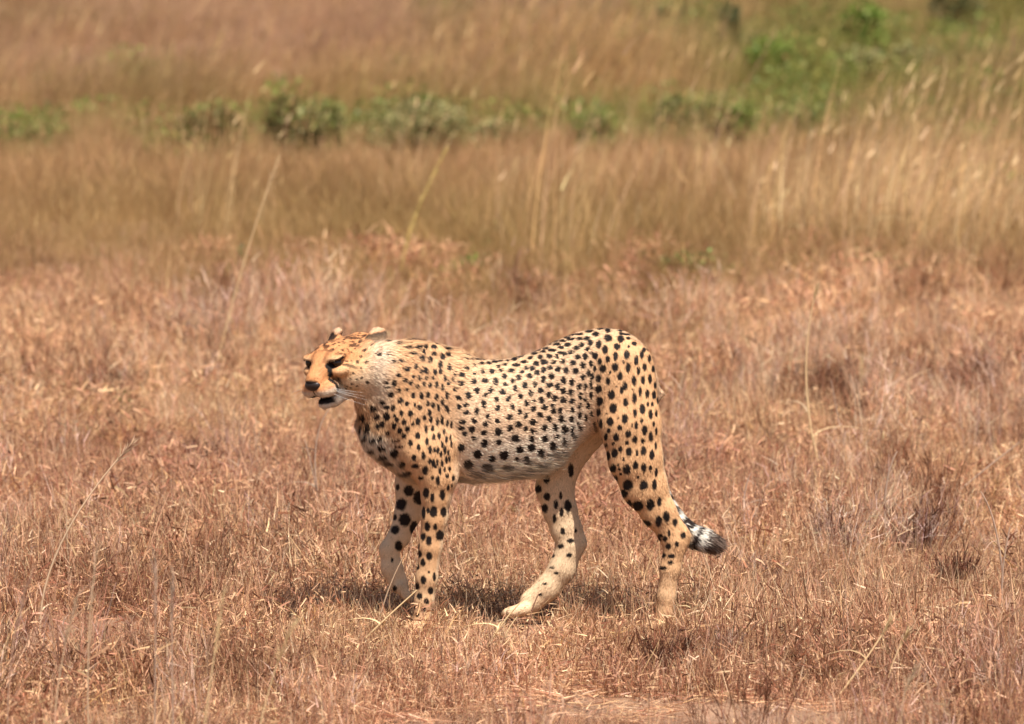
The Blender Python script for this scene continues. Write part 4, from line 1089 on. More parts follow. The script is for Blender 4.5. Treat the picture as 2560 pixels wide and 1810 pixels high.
# markings of the camera-side flank and of the far legs' inner faces on the blueprint: u, v, half width, half height
FLANK_SPOTS = '''
1048,797,3.3,1.2 1058,806,4.1,1.2 1071,807,5.0,1.7 1086,805,5.0,1.7 1090,800,4.1,1.2 1104,805,5.0,2.1 1111,799,5.0,1.7 1110,813,5.8,2.5
1121,811,4.1,1.7 1123,803,5.0,2.1 1134,798,5.0,1.7 1126,793,3.3,1.2 1137,810,4.1,2.1 1152,794,6.6,1.7 1152,807,6.6,3.3 1154,801,5.8,1.7
1165,801,5.0,2.1 1173,795,5.0,2.1 1171,788,5.0,2.5 1174,814,5.8,3.3 1156,821,9.1,3.3 1132,820,5.0,3.3 1117,824,4.1,3.3 1095,816,5.8,3.3
1079,817,5.0,2.9 1062,821,4.1,3.3 1048,829,5.0,3.3 1046,808,3.3,1.7 1036,844,5.8,4.1 1065,841,5.0,3.3 1082,836,5.0,5.0 1102,835,5.8,5.0
1122,834,3.3,4.1 1145,834,5.8,4.1 1170,837,5.0,3.3 1179,828,4.1,4.1 1034,864,5.8,5.0 1063,859,5.8,5.8 1087,857,6.6,5.0 1111,859,5.0,7.5
1130,847,5.0,5.0 1132,865,4.1,4.1 1149,858,3.3,5.0 1162,849,5.0,5.8 1176,868,5.0,6.6 1020,876,3.3,5.0 1069,880,5.0,6.6 1100,879,4.1,6.6
1126,883,5.0,6.6 1154,874,4.1,6.6 1050,890,5.0,7.5 1088,890,4.1,4.1 1166,893,4.1,5.8 1141,895,3.3,3.3 1028,894,4.1,3.3 1029,898,4.4,3.3
1053,898,2.2,2.2 1030,916,4.4,5.5 1045,912,5.5,4.4 1045,929,5.5,4.4 1069,926,4.4,7.7 1084,910,4.4,8.8 1113,900,4.4,5.5 1116,919,4.4,6.6
1139,900,4.4,4.4 1149,915,4.4,5.5 1164,927,4.4,5.5 1179,908,4.4,6.6 1094,937,4.4,5.5 1142,939,4.4,6.6 1178,936,4.4,6.6 1038,950,7.7,4.4
1063,947,5.5,5.5 1088,954,5.5,5.5 1115,948,4.4,5.5 1161,955,5.5,6.6 1034,963,6.6,4.4 1058,966,6.6,6.6 1042,975,5.5,4.4 1085,974,5.5,4.4
1116,972,7.7,7.7 1142,964,5.5,6.6 1178,965,4.4,5.5 1063,986,4.4,4.4 1155,986,7.7,7.7 1086,997,6.6,7.7 1118,995,6.6,5.5 1164,1010,7.7,6.6
1035,1006,6.6,7.7 1071,1021,7.7,8.8 1102,1031,6.6,6.6 1130,1023,8.8,8.8 1158,1032,4.4,4.4 1179,1034,7.7,8.8 1050,1044,8.8,9.9 1091,1049,9.9,7.7
1135,1049,11.1,5.5 1067,1063,8.8,5.5 1153,1065,9.9,7.7 1181,1054,6.6,7.7 1188,788,5.5,1.7 1205,780,6.6,2.2 1197,794,6.6,3.3 1206,786,4.4,1.7
1188,805,5.5,3.3 1217,791,5.5,2.8 1223,783,6.6,2.2 1230,773,5.5,2.2 1242,766,7.7,3.3 1248,774,7.7,3.3 1237,788,7.7,3.3 1210,803,5.5,4.4
1230,801,5.5,4.4 1248,802,4.4,4.4 1257,794,7.7,2.8 1263,797,4.4,3.3 1256,782,6.6,3.3 1261,767,7.7,2.2 1265,756,5.5,2.2 1272,759,6.6,2.2
1276,747,5.5,3.3 1279,739,4.4,1.7 1290,741,5.5,2.2 1281,752,6.6,2.2 1298,752,7.7,2.2 1303,741,6.6,2.2 1319,745,8.8,2.8 1344,738,7.7,3.3
1334,752,6.6,5.5 1315,762,6.6,4.4 1298,762,6.6,3.9 1279,763,7.7,2.8 1272,776,6.6,4.4 1290,783,5.5,4.4 1302,776,5.5,5.5 1321,772,5.5,6.6
1340,776,5.5,8.8 1355,788,5.5,8.8 1316,786,4.4,4.4 1333,802,5.5,6.6 1311,803,4.4,7.7 1294,804,5.5,5.5 1278,793,5.5,4.4 1325,796,3.3,3.3
1202,818,5.5,5.5 1218,815,6.6,5.5 1240,815,5.5,4.4 1260,813,5.5,5.5 1283,817,5.5,5.5 1305,823,5.5,7.7 1324,819,3.3,6.6 1343,815,4.4,6.6
1361,810,4.4,6.6 1192,829,4.4,5.5 1204,838,5.5,5.5 1218,833,4.4,6.6 1231,827,5.5,4.4 1250,831,5.5,5.5 1268,834,5.5,6.6 1289,835,6.6,6.6
1318,840,3.3,7.7 1332,831,2.8,6.6 1350,831,6.6,7.7 1326,848,3.9,7.7 1187,846,5.5,5.5 1217,854,4.4,7.7 1236,847,5.5,6.6 1262,856,5.5,7.7
1280,860,5.5,7.7 1305,850,4.4,6.6 1340,852,5.5,7.7 1361,859,4.4,7.7 1198,865,4.4,6.6 1232,867,5.5,5.5 1249,870,5.5,7.7 1297,869,5.0,6.6
1310,871,3.3,7.7 1323,867,3.3,8.8 1340,876,6.6,8.8 1211,879,5.5,6.6 1188,884,4.4,6.6 1229,888,4.4,6.6 1262,879,5.0,6.6 1278,882,5.5,6.6
1300,890,3.3,7.7 1323,889,3.3,7.7 1242,897,5.5,6.6 1213,900,5.5,6.6 1261,900,5.5,6.6 1280,902,4.4,5.5 1311,898,2.2,5.5 1343,903,6.6,8.8
1196,902,3.3,4.4 1195,920,5.0,6.1 1219,916,5.5,6.1 1237,912,3.9,4.4 1239,924,5.0,5.5 1255,923,4.4,6.1 1282,921,4.4,6.1 1299,912,2.2,6.6
1317,912,3.3,6.6 1324,929,3.3,5.5 1299,932,2.8,6.6 1313,938,3.3,6.6 1209,933,5.5,6.1 1230,942,5.5,7.2 1257,941,5.5,8.8 1280,941,4.4,6.1
1296,951,1.7,3.3 1194,949,6.6,6.6 1220,962,5.5,6.6 1243,961,5.0,7.7 1265,965,5.5,9.9 1282,968,2.8,11.1 1300,962,2.2,4.4 1334,963,3.3,6.6
1331,952,2.2,4.4 1192,970,5.0,5.5 1191,987,5.5,6.1 1221,986,6.6,7.2 1248,981,4.4,5.0 1264,994,3.9,11.1 1287,984,2.8,7.7 1191,1006,7.7,7.7
1239,1002,6.1,9.9 1212,1018,6.6,8.8 1230,1024,3.3,5.5 1249,1021,4.4,11.1 1264,1017,2.8,6.6 1206,1046,6.6,7.7 1217,1043,4.4,6.6 1281,1052,5.5,13.3
1250,1048,3.3,3.3 1224,1069,5.5,7.7 1361,743,5.5,5.5 1362,762,8.8,7.7 1390,764,6.6,8.8 1382,782,6.6,6.6 1390,743,5.5,3.3 1391,751,5.5,3.3
1403,752,6.6,2.2 1407,762,4.4,3.3 1420,775,5.5,4.4 1407,782,2.2,2.8 1376,736,6.6,2.2 1442,789,3.3,5.5 1451,786,2.2,4.4 1437,799,3.9,8.8
1454,808,3.3,7.7 1378,803,4.4,8.8 1403,801,5.5,9.9 1424,813,4.4,9.4 1377,828,6.1,8.8 1406,830,5.0,9.9 1443,828,3.9,8.3 1429,836,3.3,8.8
1463,831,3.3,6.6 1396,816,2.2,2.2 1366,840,2.2,2.2 1388,848,5.0,8.8 1419,858,4.4,9.9 1439,856,3.9,8.3 1455,854,3.9,9.4 1473,848,2.8,7.7
1399,870,5.0,8.8 1392,879,3.3,7.7 1433,883,2.8,9.9 1449,886,3.9,8.8 1464,889,3.9,8.8 1467,867,2.8,7.2 1477,879,2.2,7.7 1381,872,1.7,1.7
1417,878,1.7,2.2 1369,889,6.6,9.4 1420,898,3.9,11.1 1401,907,5.0,8.8 1473,900,2.2,6.6 1373,920,7.2,9.9 1341,927,3.9,7.7 1438,921,5.5,9.9
1421,931,3.3,8.8 1456,933,3.9,9.9 1469,930,2.2,7.7 1460,910,2.2,4.4 1450,910,2.2,4.4 1366,949,6.6,9.4 1399,943,6.1,9.9 1346,953,3.3,8.8
1436,947,3.3,4.4 1384,941,1.7,1.7 1359,931,1.7,1.7 1424,958,2.8,8.8 1415,958,1.7,4.4 1463,954,2.2,5.5 1469,970,2.0,7.7 1387,963,3.9,5.5
1363,969,3.3,5.5 1443,969,5.5,9.9 1457,982,4.4,10.5 1406,977,5.5,7.7 1379,984,5.5,8.3 1357,982,3.3,7.7 1344,990,4.4,5.5 1421,989,5.0,7.7
1439,992,3.3,5.5 1403,996,3.3,4.4 1373,998,2.8,3.3 1357,1001,2.8,4.4 1468,1003,2.2,7.7 1389,1010,3.9,6.6 1376,1019,6.1,9.9 1408,1016,6.1,8.8
1426,1019,2.8,6.6 1440,1014,5.5,9.4 1459,1023,4.4,11.1 1362,1024,4.4,8.8 1396,1032,2.2,3.9 1422,1046,5.5,7.7 1441,1051,5.0,8.8 1456,1052,3.3,5.5
1403,1055,7.7,9.9 1373,1052,6.1,7.7 1384,1045,1.7,2.2 1387,1054,2.2,2.2 1390,1065,2.2,2.2 1469,1061,2.8,8.8 1376,1075,6.6,6.6 1428,1072,2.2,2.2
851,799,4.4,3.3 870,799,4.4,3.3 869,769,5.5,2.2 897,774,6.6,2.2 923,764,6.6,2.2 932,759,4.4,2.2 941,764,5.5,3.3 959,764,6.6,2.8 985,773,5.5,1.7
912,785,5.5,2.8 922,782,4.4,2.2 940,783,6.6,4.4 956,781,4.4,4.4 974,781,5.5,4.4 1004,783,6.6,2.8 951,791,3.3,4.4 928,797,6.6,3.3 974,797,4.4,4.4
1005,797,5.5,4.4 993,802,5.5,6.6 948,808,4.4,6.1 966,811,4.4,7.7 883,815,4.4,3.3 900,815,6.6,3.9 934,826,3.9,6.6 915,832,5.5,5.5 956,835,4.4,6.1
946,837,3.3,4.4 988,821,5.0,7.7 1008,828,3.3,7.7 977,838,3.9,6.6 988,837,3.3,5.5 1020,842,2.2,5.5 896,846,4.4,3.3 910,857,4.4,4.4 929,849,3.3,2.8
942,852,3.3,4.4 957,852,3.3,3.9 972,852,3.3,4.4 998,853,2.2,6.6 1016,855,1.7,5.5 867,862,3.3,3.3 885,864,4.4,7.7 870,873,4.4,2.2 923,863,4.4,5.0
938,871,3.9,4.4 952,865,3.3,4.4 966,868,3.3,5.5 981,867,3.3,6.6 993,873,2.8,8.8 1006,864,2.2,6.6 896,879,4.4,4.4 914,878,4.4,2.8 878,889,5.5,5.5
928,891,3.9,6.1 946,892,3.9,6.6 961,888,3.3,6.6 980,894,3.9,6.6 1003,890,2.8,7.7 858,905,5.0,3.9 899,902,5.5,6.6 914,909,3.9,6.1 932,912,2.2,3.9
943,918,3.9,5.5 960,909,2.8,5.5 972,912,3.9,5.5 993,904,2.8,8.8 984,918,2.8,6.6 1001,919,2.8,6.6 869,917,5.5,4.4 883,918,4.4,6.6 838,919,7.7,4.4
814,938,6.1,6.6 826,951,4.4,4.4 810,958,3.3,4.4 807,968,3.3,5.5 825,964,6.6,7.7 846,936,6.6,5.0 869,937,6.6,8.8 887,936,3.3,4.4 892,944,4.4,4.4
902,930,3.9,5.5 922,931,4.4,6.6 908,950,4.4,5.5 939,948,4.4,7.2 953,940,2.8,5.5 964,928,3.9,6.1 967,943,3.3,6.1 927,954,2.4,3.3 982,949,2.8,8.8
992,945,2.8,8.8 1004,952,2.5,6.6 1013,955,2.0,7.7 1006,924,2.2,5.5 848,957,5.5,5.5 859,953,4.4,6.6 886,959,4.4,6.6 898,969,4.4,6.6 915,965,5.0,6.1
907,980,4.4,4.4 938,980,4.6,7.2 957,966,3.1,7.7 971,964,2.8,6.1 997,971,2.4,6.6 986,980,3.1,7.2 974,983,2.9,7.2 1002,989,2.7,7.7 1011,984,1.8,6.6
1013,999,1.5,7.7 820,981,4.4,4.4 816,987,4.4,5.5 837,989,5.5,5.5 854,984,5.5,5.5 871,973,5.5,3.3 922,996,4.4,6.6 959,993,3.1,7.7 940,1006,3.3,6.1
966,1012,3.5,8.8 976,1012,2.2,5.5 983,1013,2.8,6.6 993,1000,2.2,6.6 999,1012,2.7,8.8 990,1021,1.8,6.6 1006,1018,1.8,5.5 857,1006,7.7,4.4
833,1012,5.5,4.4 889,990,7.7,2.2 896,1004,8.8,2.2 885,1017,8.8,7.7 951,1024,3.6,8.3 930,1029,4.4,6.6 859,1026,11.1,5.5 870,1039,9.9,5.5
965,1037,2.9,5.5 973,1042,3.3,7.7 982,1039,2.0,6.6 993,1042,2.2,7.2 1002,1034,2.2,7.7 1009,1031,1.8,6.6 902,1043,6.6,5.5 933,1048,7.7,4.4
955,1057,5.5,8.8 978,1049,1.7,4.4 988,1058,2.4,7.7 998,1055,2.2,4.4 1009,1053,3.3,4.4 907,1063,15.5,4.4 1004,1069,3.3,5.5 971,1074,2.8,4.4
945,1074,5.5,3.3 983,1080,3.6,9.7 1017,1074,2.4,6.1 1006,1095,2.4,6.1 1014,1091,1.8,2.4 957,1107,6.1,10.9 971,1117,3.9,9.7 993,1111,5.5,10.9
951,1151,3.6,12.2 961,1146,2.9,6.1 973,1149,7.9,11.5 995,1149,6.1,10.3 959,1181,5.2,9.1 977,1182,3.6,6.1 987,1201,8.5,10.3 950,1204,4.9,7.3
962,1213,5.5,10.3 939,1224,1.8,7.3 942,1242,3.6,7.3 963,1247,6.1,8.5 949,1261,4.8,7.7 936,1271,3.9,5.5 962,1283,2.2,2.2 974,1293,2.8,8.8
950,1300,5.3,8.3 935,1314,5.3,7.7 966,1324,5.0,7.7 941,1336,5.3,6.6 957,1348,5.0,6.1 950,1366,4.8,5.5 927,1361,3.3,5.5 936,1378,4.4,3.3
1406,1089,10.2,11.4 1441,1090,8.3,10.2 1465,1089,4.4,11.4 1396,1108,8.9,7.6 1429,1135,10.2,10.8 1456,1133,8.3,10.8 1409,1131,5.1,8.9
1476,1126,4.4,10.2 1447,1174,10.8,6.4 1475,1169,6.4,11.4 1492,1159,6.4,11.4 1512,1172,5.1,7.6 1479,1201,5.1,3.2 1498,1196,2.5,7.6 1470,1210,10.2,6.4
1490,1208,4.4,5.1 1497,1225,5.1,6.4 1516,1220,3.8,5.1 1530,1201,5.1,7.0 1484,1245,7.6,4.4 1504,1247,7.6,4.4 1502,1261,6.4,3.8 1485,1273,7.6,3.8
'''
INNER_SPOTS = '''
890,1090,3.6,6.1 915,1098,9.7,10.9 939,1114,12.2,13.4 898,1129,10.9,12.2 906,1163,12.2,13.4 884,1158,3.6,6.1 927,1182,8.5,14.6 884,1186,8.5,9.1
892,1222,7.3,9.7 901,1243,3.6,7.3 877,1254,2.2,4.4 883,1318,4.4,5.5 1226,1072,5.8,8.1 1207,1094,7.0,8.1 1227,1111,6.4,7.5 1258,1109,2.9,8.1
1247,1129,4.4,9.3 1221,1137,7.0,8.1 1274,1133,7.0,12.8 1260,1147,3.5,10.4 1244,1161,3.5,8.7 1262,1189,4.1,8.1 1292,1188,2.3,4.6 1280,1211,7.0,4.6
1258,1223,5.8,4.6 1277,1243,5.8,4.6 1241,1244,3.5,3.5 1248,1283,4.5,2.7 1222,1307,4.5,2.7 1239,1271,4.5,2.7 1212,1332,4.5,2.7
'''

def blue(P):
    return P[:, 0] / K + 1148, 1408 - (P[:, 2] * 0.986 + 0.167 * P[:, 1]) / K
def load_spots(txt, inner):
    t = np.array([[float(x) for x in q.split(',')] for q in txt.split()])
    vu, vv = blue(V)
    legm = W0[:, ri['foreleg']] + W0[:, ri['hindleg']] + W0[:, ri['paw']]
    ok_ = (V[:, 1] > 0.02) & (legm > .3) if inner else (V[:, 1] < 0.06)
    vu, vv, vy = vu[ok_], vv[ok_], V[ok_, 1]
    Y = np.zeros(len(t))
    for i, q in enumerate(t):
        m = (np.abs(vu - q[0]) < 6) & (np.abs(vv - q[1]) < 6)
        if m.any(): Y[i] = np.percentile(vy[m], 4)
        else:
            j = np.argmin((vu - q[0]) ** 2 + (vv - q[1]) ** 2); Y[i] = vy[j]
    return np.column_stack([t, Y])
TR = np.concatenate([load_spots(FLANK_SPOTS, False), load_spots(INNER_SPOTS, True)])

def traced_mask(P):
    out = np.zeros(len(P), np.float32)
    u, v = blue(P)
    wob = (fbm(P, 200, 15, 2) - .5)
    A_, B_ = TR[:, 2] * 1.11 + .8, TR[:, 3] * 1.09 + .7
    for c0 in range(0, len(P), 20000):
        s_ = slice(c0, c0 + 20000)
        du = (u[s_, None] - TR[None, :, 0]) / A_; dv = (v[s_, None] - TR[None, :, 1]) / B_
        d = np.sqrt(du * du + dv * dv) + 9 * (np.abs(P[s_, 1, None] - TR[None, :, 4]) > .040)
        out[s_] = 1 - sstep(.80, 1.18, d.min(1) + .45 * wob[s_])
    return out

def spot_mask(P):
    return np.maximum(scatter_mask(P), traced_mask(P))
def scatter_mask(P):
    out = np.zeros(len(P), np.float32)
    wob = (fbm(P, 190, 5, 2) - 0.5)
    for c0 in range(0, len(P), 20000):
        p = P[c0:c0 + 20000]
        d2 = ((p ** 2).sum(1)[:, None] + (spot_p ** 2).sum(1)[None, :] - 2 * p @ spot_p.T)
        j = np.argmin(d2 / (spot_r ** 2)[None, :], axis=1)
        v = p - spot_p[j]
        a = (v * spot_dir[j]).sum(1)
        b2 = np.maximum((v ** 2).sum(1) - a * a, 0)
        d = np.sqrt((a / spot_asp[j]) ** 2 + b2 * spot_asp[j]) / spot_r[j] + wob[c0:c0 + 20000] * 0.5
        out[c0:c0 + 20000] = 1 - sstep(0.82, 1.12, d)
    return out

TAN = srgb(214, 166, 121); ORANGE = srgb(198, 134, 82); CREAM = srgb(236, 219, 196); WHITE = srgb(238, 228, 212); DARK = srgb(28, 19, 15); BROWN = srgb(120, 70, 40)
def coat(P, Nn, Wt):
    """base colour of the coat at points on the skin"""
    u = P[:, 0] / K + 1148
    zc, hz, hw, _ = torso_fields(P[:, 0])
    zz = (P[:, 2] - zc) / hz
    c = np.tile(TAN, (len(P), 1))
    body_like = Wt[:, ri['torso']] + Wt[:, ri['neck']] * .6
    pale = body_like * sstep(0.30, -0.70, zz + 0.30 * (fbm(P, 22, 3) - .5)) * sstep(1360, 1270, u)
    pale = np.maximum(pale, Wt[:, ri['torso']] * 0.32)
    pale = np.maximum(pale, Wt[:, ri['throat']] * sstep(-.10, -.45, zz) * .9)
    pale = np.maximum(pale, .75 * Wt[:, ri['neck']] * sstep(905, 850, u + 25 * (fbm(P, 40, 8) - .5)))
    leg = Wt[:, ri['foreleg']] + Wt[:, ri['hindleg']] + Wt[:, ri['paw']]
    inner = np.where(P[:, 1] > 0, -Nn[:, 1], Nn[:, 1])
    pale = np.maximum(pale, leg * sstep(-0.15, 0.55, inner) * .90)
    pale = np.maximum(pale, leg * sstep(.25, .10, P[:, 2]) * .30)
    pale = np.maximum(pale, leg * sstep(.5, .9, Nn[:, 0]) * sstep(1200, 1000, u) * .9)
    pale = np.maximum(pale, Wt[:, ri['hindleg']] * sstep(.78, .97, Nn[:, 0]) * sstep(.62, .40, P[:, 2]) * .9)
    # the fold of the flank in front of the thigh
    fold = np.exp(-((u - (1302 + 0.05 * (P[:, 2] - .4) / K)) / 34) ** 2) * sstep(.47, .36, P[:, 2]) * sstep(.20, .30, P[:, 2]) * sstep(0.02, -0.04, P[:, 1])
    pale = np.clip(np.maximum(pale, 0.8 * fold * (1 - Wt[:, ri['head']])), 0, 1)
    lg = np.clip(leg, 0, 1)[:, None]
    c = c * (1 - pale[:, None]) + (CREAM * (1 - lg) + srgb(222, 192, 156) * lg) * pale[:, None]
    back = sstep(0.5, 0.95, zz) * Wt[:, ri['torso']]
    c = c * (1 - 0.25 * back[:, None]) + srgb(205, 152, 98) * 0.25 * back[:, None]
    c *= (0.90 + 0.20 * fbm(P, 60, 9))[:, None]
    sm = spot_mask(P)
    soft = 1 - 0.50 * sstep(-.60, -.95, zz) * Wt[:, ri['torso']]
    c = c * (1 - (sm * soft)[:, None]) + DARK * (sm * soft)[:, None]
    # tail rings
    tp = tail_param(P); tw = Wt[:, ri['tail']]
    ring = np.zeros(len(P))
    wt_ = sstep(-0.24, -0.20, tp) * sstep(.4, .6, tw)
    c = c * (1 - wt_[:, None]) + WHITE * wt_[:, None]
    tpn = tp + 0.006 * (fbm(P, 150, 4) - .5)
    for a, b in ((-.225, -.205), (-.180, -.160), (-.138, -.120), (-.100, -.084), (-.074, -.053), (-.040, -.024), (-.008, 1)):
        ring = np.maximum(ring, sstep(a - .003, a + .003, tpn) * sstep(b + .003, b - .003, tpn))
    ring *= sstep(.4, .6, tw)
    c = c * (1 - ring[:, None]) + srgb(44, 31, 27) * ring[:, None]
    # ---- head
    hw_ = np.clip(Wt[:, ri['head']] + Wt[:, ri['ear']], 0, 1)
    m = np.nonzero(hw_ > 0.02)[0]
    if len(m):
        q = head_local(P[m]); f, l, h = q.T; al = np.abs(l); w = hw_[m][:, None]
        nz_ = fbm(P[m], 110, 21) - .5
        ao = sstep(-5.0, -1.0, h + 0.25 * f + nz_) * 0.95
        ao = ao * (1 - sstep(-5.5, -10.5, f + nz_ * 2) * sstep(1.8, 0.2, h))
        hc_ = CREAM * (1 - ao[:, None]) + ORANGE * ao[:, None]
        # cheek below the eye and pale muzzle
        ch = sstep(2.0, 4.2, al) * sstep(0.0, -1.0, h) * sstep(6.4, 4.6, f) * .55
        hc_ = hc_ * (1 - ch[:, None]) + srgb(232, 192, 145) * ch[:, None]
        mz = sstep(-3.6, -4.3, h + 0.10 * (f - 6)) * sstep(3.6, 5.2, f)
        mz = mz * .8
        hc_ = hc_ * (1 - mz[:, None]) + srgb(226, 206, 180) * mz[:, None]
        ch2 = sstep(-7.0, -7.6, h) * sstep(0, 3, f)
        hc_ = hc_ * (1 - ch2[:, None]) + srgb(224, 208, 188) * ch2[:, None]
        el = np.exp(-(((al - 3.4) / 1.5) ** 2 + ((h - 1.3) / .45) ** 2)) * sstep(2.5, 3.4, f) * .6
        hc_ = hc_ * (1 - el[:, None]) + srgb(235, 205, 160) * el[:, None]
        # speckled crown
        cr = sstep(.9, 1.6, h) * sstep(.50, .64, noise(q, 1.5, 31)) * sstep(5.6, 3.6, al) * sstep(4.6, 2.5, f) * .95
        hc_ = hc_ * (1 - cr[:, None]) + BROWN * .42 * cr[:, None]
        fb = np.exp(-((al - 1.6 - .15 * (h - 2)) / .42) ** 2) * sstep(.3, 1.0, h) * sstep(3.4, 2.4, h) * sstep(2.2, 3.2, f) * .6
        hc_ = hc_ * (1 - fb[:, None]) + BROWN * fb[:, None]
        dk = np.zeros(len(m))
        for s in (1, -1):
            t, par = seg_dist(q, [(4.8, s * 2.2, .2), (5.3, s * 2.4, -1.2), (5.8, s * 2.8, -2.9), (5.5, s * 3.4, -4.4), (4.6, s * 3.8, -5.6)])
            dk = np.maximum(dk, 1 - sstep(.40, .70, t - .14 * par))
            t, par = seg_dist(q, [(5.1, s * 2.1, .05), (4.6, s * 3.3, .32), (3.4, s * 4.7, .85)])
            dk = np.maximum(dk, 1 - sstep(.54, .82, t - .24 * np.minimum(par * 3, 1) + .35 * np.maximum(par - .5, 0)))
            t, par = seg_dist(q, [(3.0, s * 4.5, -.2), (1.4, s * 5.0, -1.2), (-.6, s * 5.6, -2.8)])
            dk = np.maximum(dk, .75 * (1 - sstep(.25, .55, t + .5 * nz_)))
            t, par = seg_dist(q, [(8.3, s * .3, -5.7), (6.6, s * 2.2, -5.9), (4.4, s * 3.2, -5.7), (2.6, s * 3.7, -5.4)])
            dk = np.maximum(dk, 1 - sstep(.40, .70, t))
            t, par = seg_dist(q, [(7.5, s * .2, -6.6), (6.0, s * 1.5, -6.5), (4.2, s * 2.5, -6.2), (3.0, s * 3.2, -5.7)])
            dk = np.maximum(dk, 1 - sstep(.45, .75, t))
            # whisker rows
            for k in range(3):
                t, par = seg_dist(q, [(7.4 - .2 * k, s * 2.4, -4.0 - .5 * k), (4.6, s * 3.2, -4.6 - .45 * k)])
                dk = np.maximum(dk, .55 * (1 - sstep(.08, .24, t)))
        nose = (1 - sstep(.85, 1.08, np.sqrt(((f - 8.7) / 1.2) ** 2 + (l / 1.75) ** 2 + ((h + 2.75) / 1.15) ** 2)))
        phil = (1 - sstep(.10, .25, al)) * sstep(-3.5, -3.8, h) * sstep(7.2, 7.9, f)
        dk = np.maximum(dk, np.maximum(nose, phil * .8))
        # mouth gap
        gap = sstep(-5.5, -5.75, h - .10 * (f - 7)) * sstep(-7.6, -7.2, h - .10 * (f - 7)) * sstep(4.2, 5.0, f)
        dk = np.maximum(dk, gap)
        # ears: dark patch on the back, pale rim
        er = Wt[m, ri['ear']]
        nl = Nn[m] @ HM.T
        backside = sstep(-7.2, -7.8, f) * sstep(.5, .9, h) * sstep(2.2, 1.8, h)
        inside = sstep(2.8, 3.1, h) * er * .8
        hc_ = hc_ * (1 - inside[:, None]) + srgb(205, 170, 140) * inside[:, None]
        dk = np.maximum(dk, (sstep(2.0, 1.6, np.abs(al - 5.6)) * sstep(.9, 1.2, h) * sstep(3.0, 2.7, h) * sstep(-5.4, -6.0, f) * sstep(-10.4, -9.8, f)) * .95)
        hc_ = hc_ * (1 - dk[:, None]) + DARK * .8 * dk[:, None]
        hs = sm[m] * sstep(4.8, 3.5, f) * .85
        hs = np.where(dk > .1, 0, hs)
        hc_ = hc_ * (1 - hs[:, None]) + DARK * hs[:, None]
        c[m] = c[m] * (1 - w) + hc_ * w
    return np.clip(c, 0.004, 0.95)

CC = coat(V, N, W0)
set_attr(body_me, 'coat', 'FLOAT_COLOR', CC)

def fur_material(name, rough, sheen):
    m, n, l, b = new_mat(name)
    at = n.new('ShaderNodeAttribute'); at.attribute_name = 'coat'
    l.new(at.outputs['Color'], b.inputs['Base Color'])
    b.inputs['Roughness'].default_value = rough
    b.inputs['Specular IOR Level'].default_value = 0.25
    return m
M_SKIN = fur_material('coat_skin', 0.75, 0)
M_FUR = fur_material('coat_fur', 0.6, 0)

cheetah = bpy.data.objects.new('cheetah', None)
cheetah.empty_display_size = 0.2
link(cheetah)
tag(cheetah, 'spotted cheetah walking through dry grass with one forepaw lifted and mouth slightly open', 'cheetah')
body_me.materials.append(M_SKIN)
body_ob = link(bpy.data.objects.new('body', body_me), cheetah)

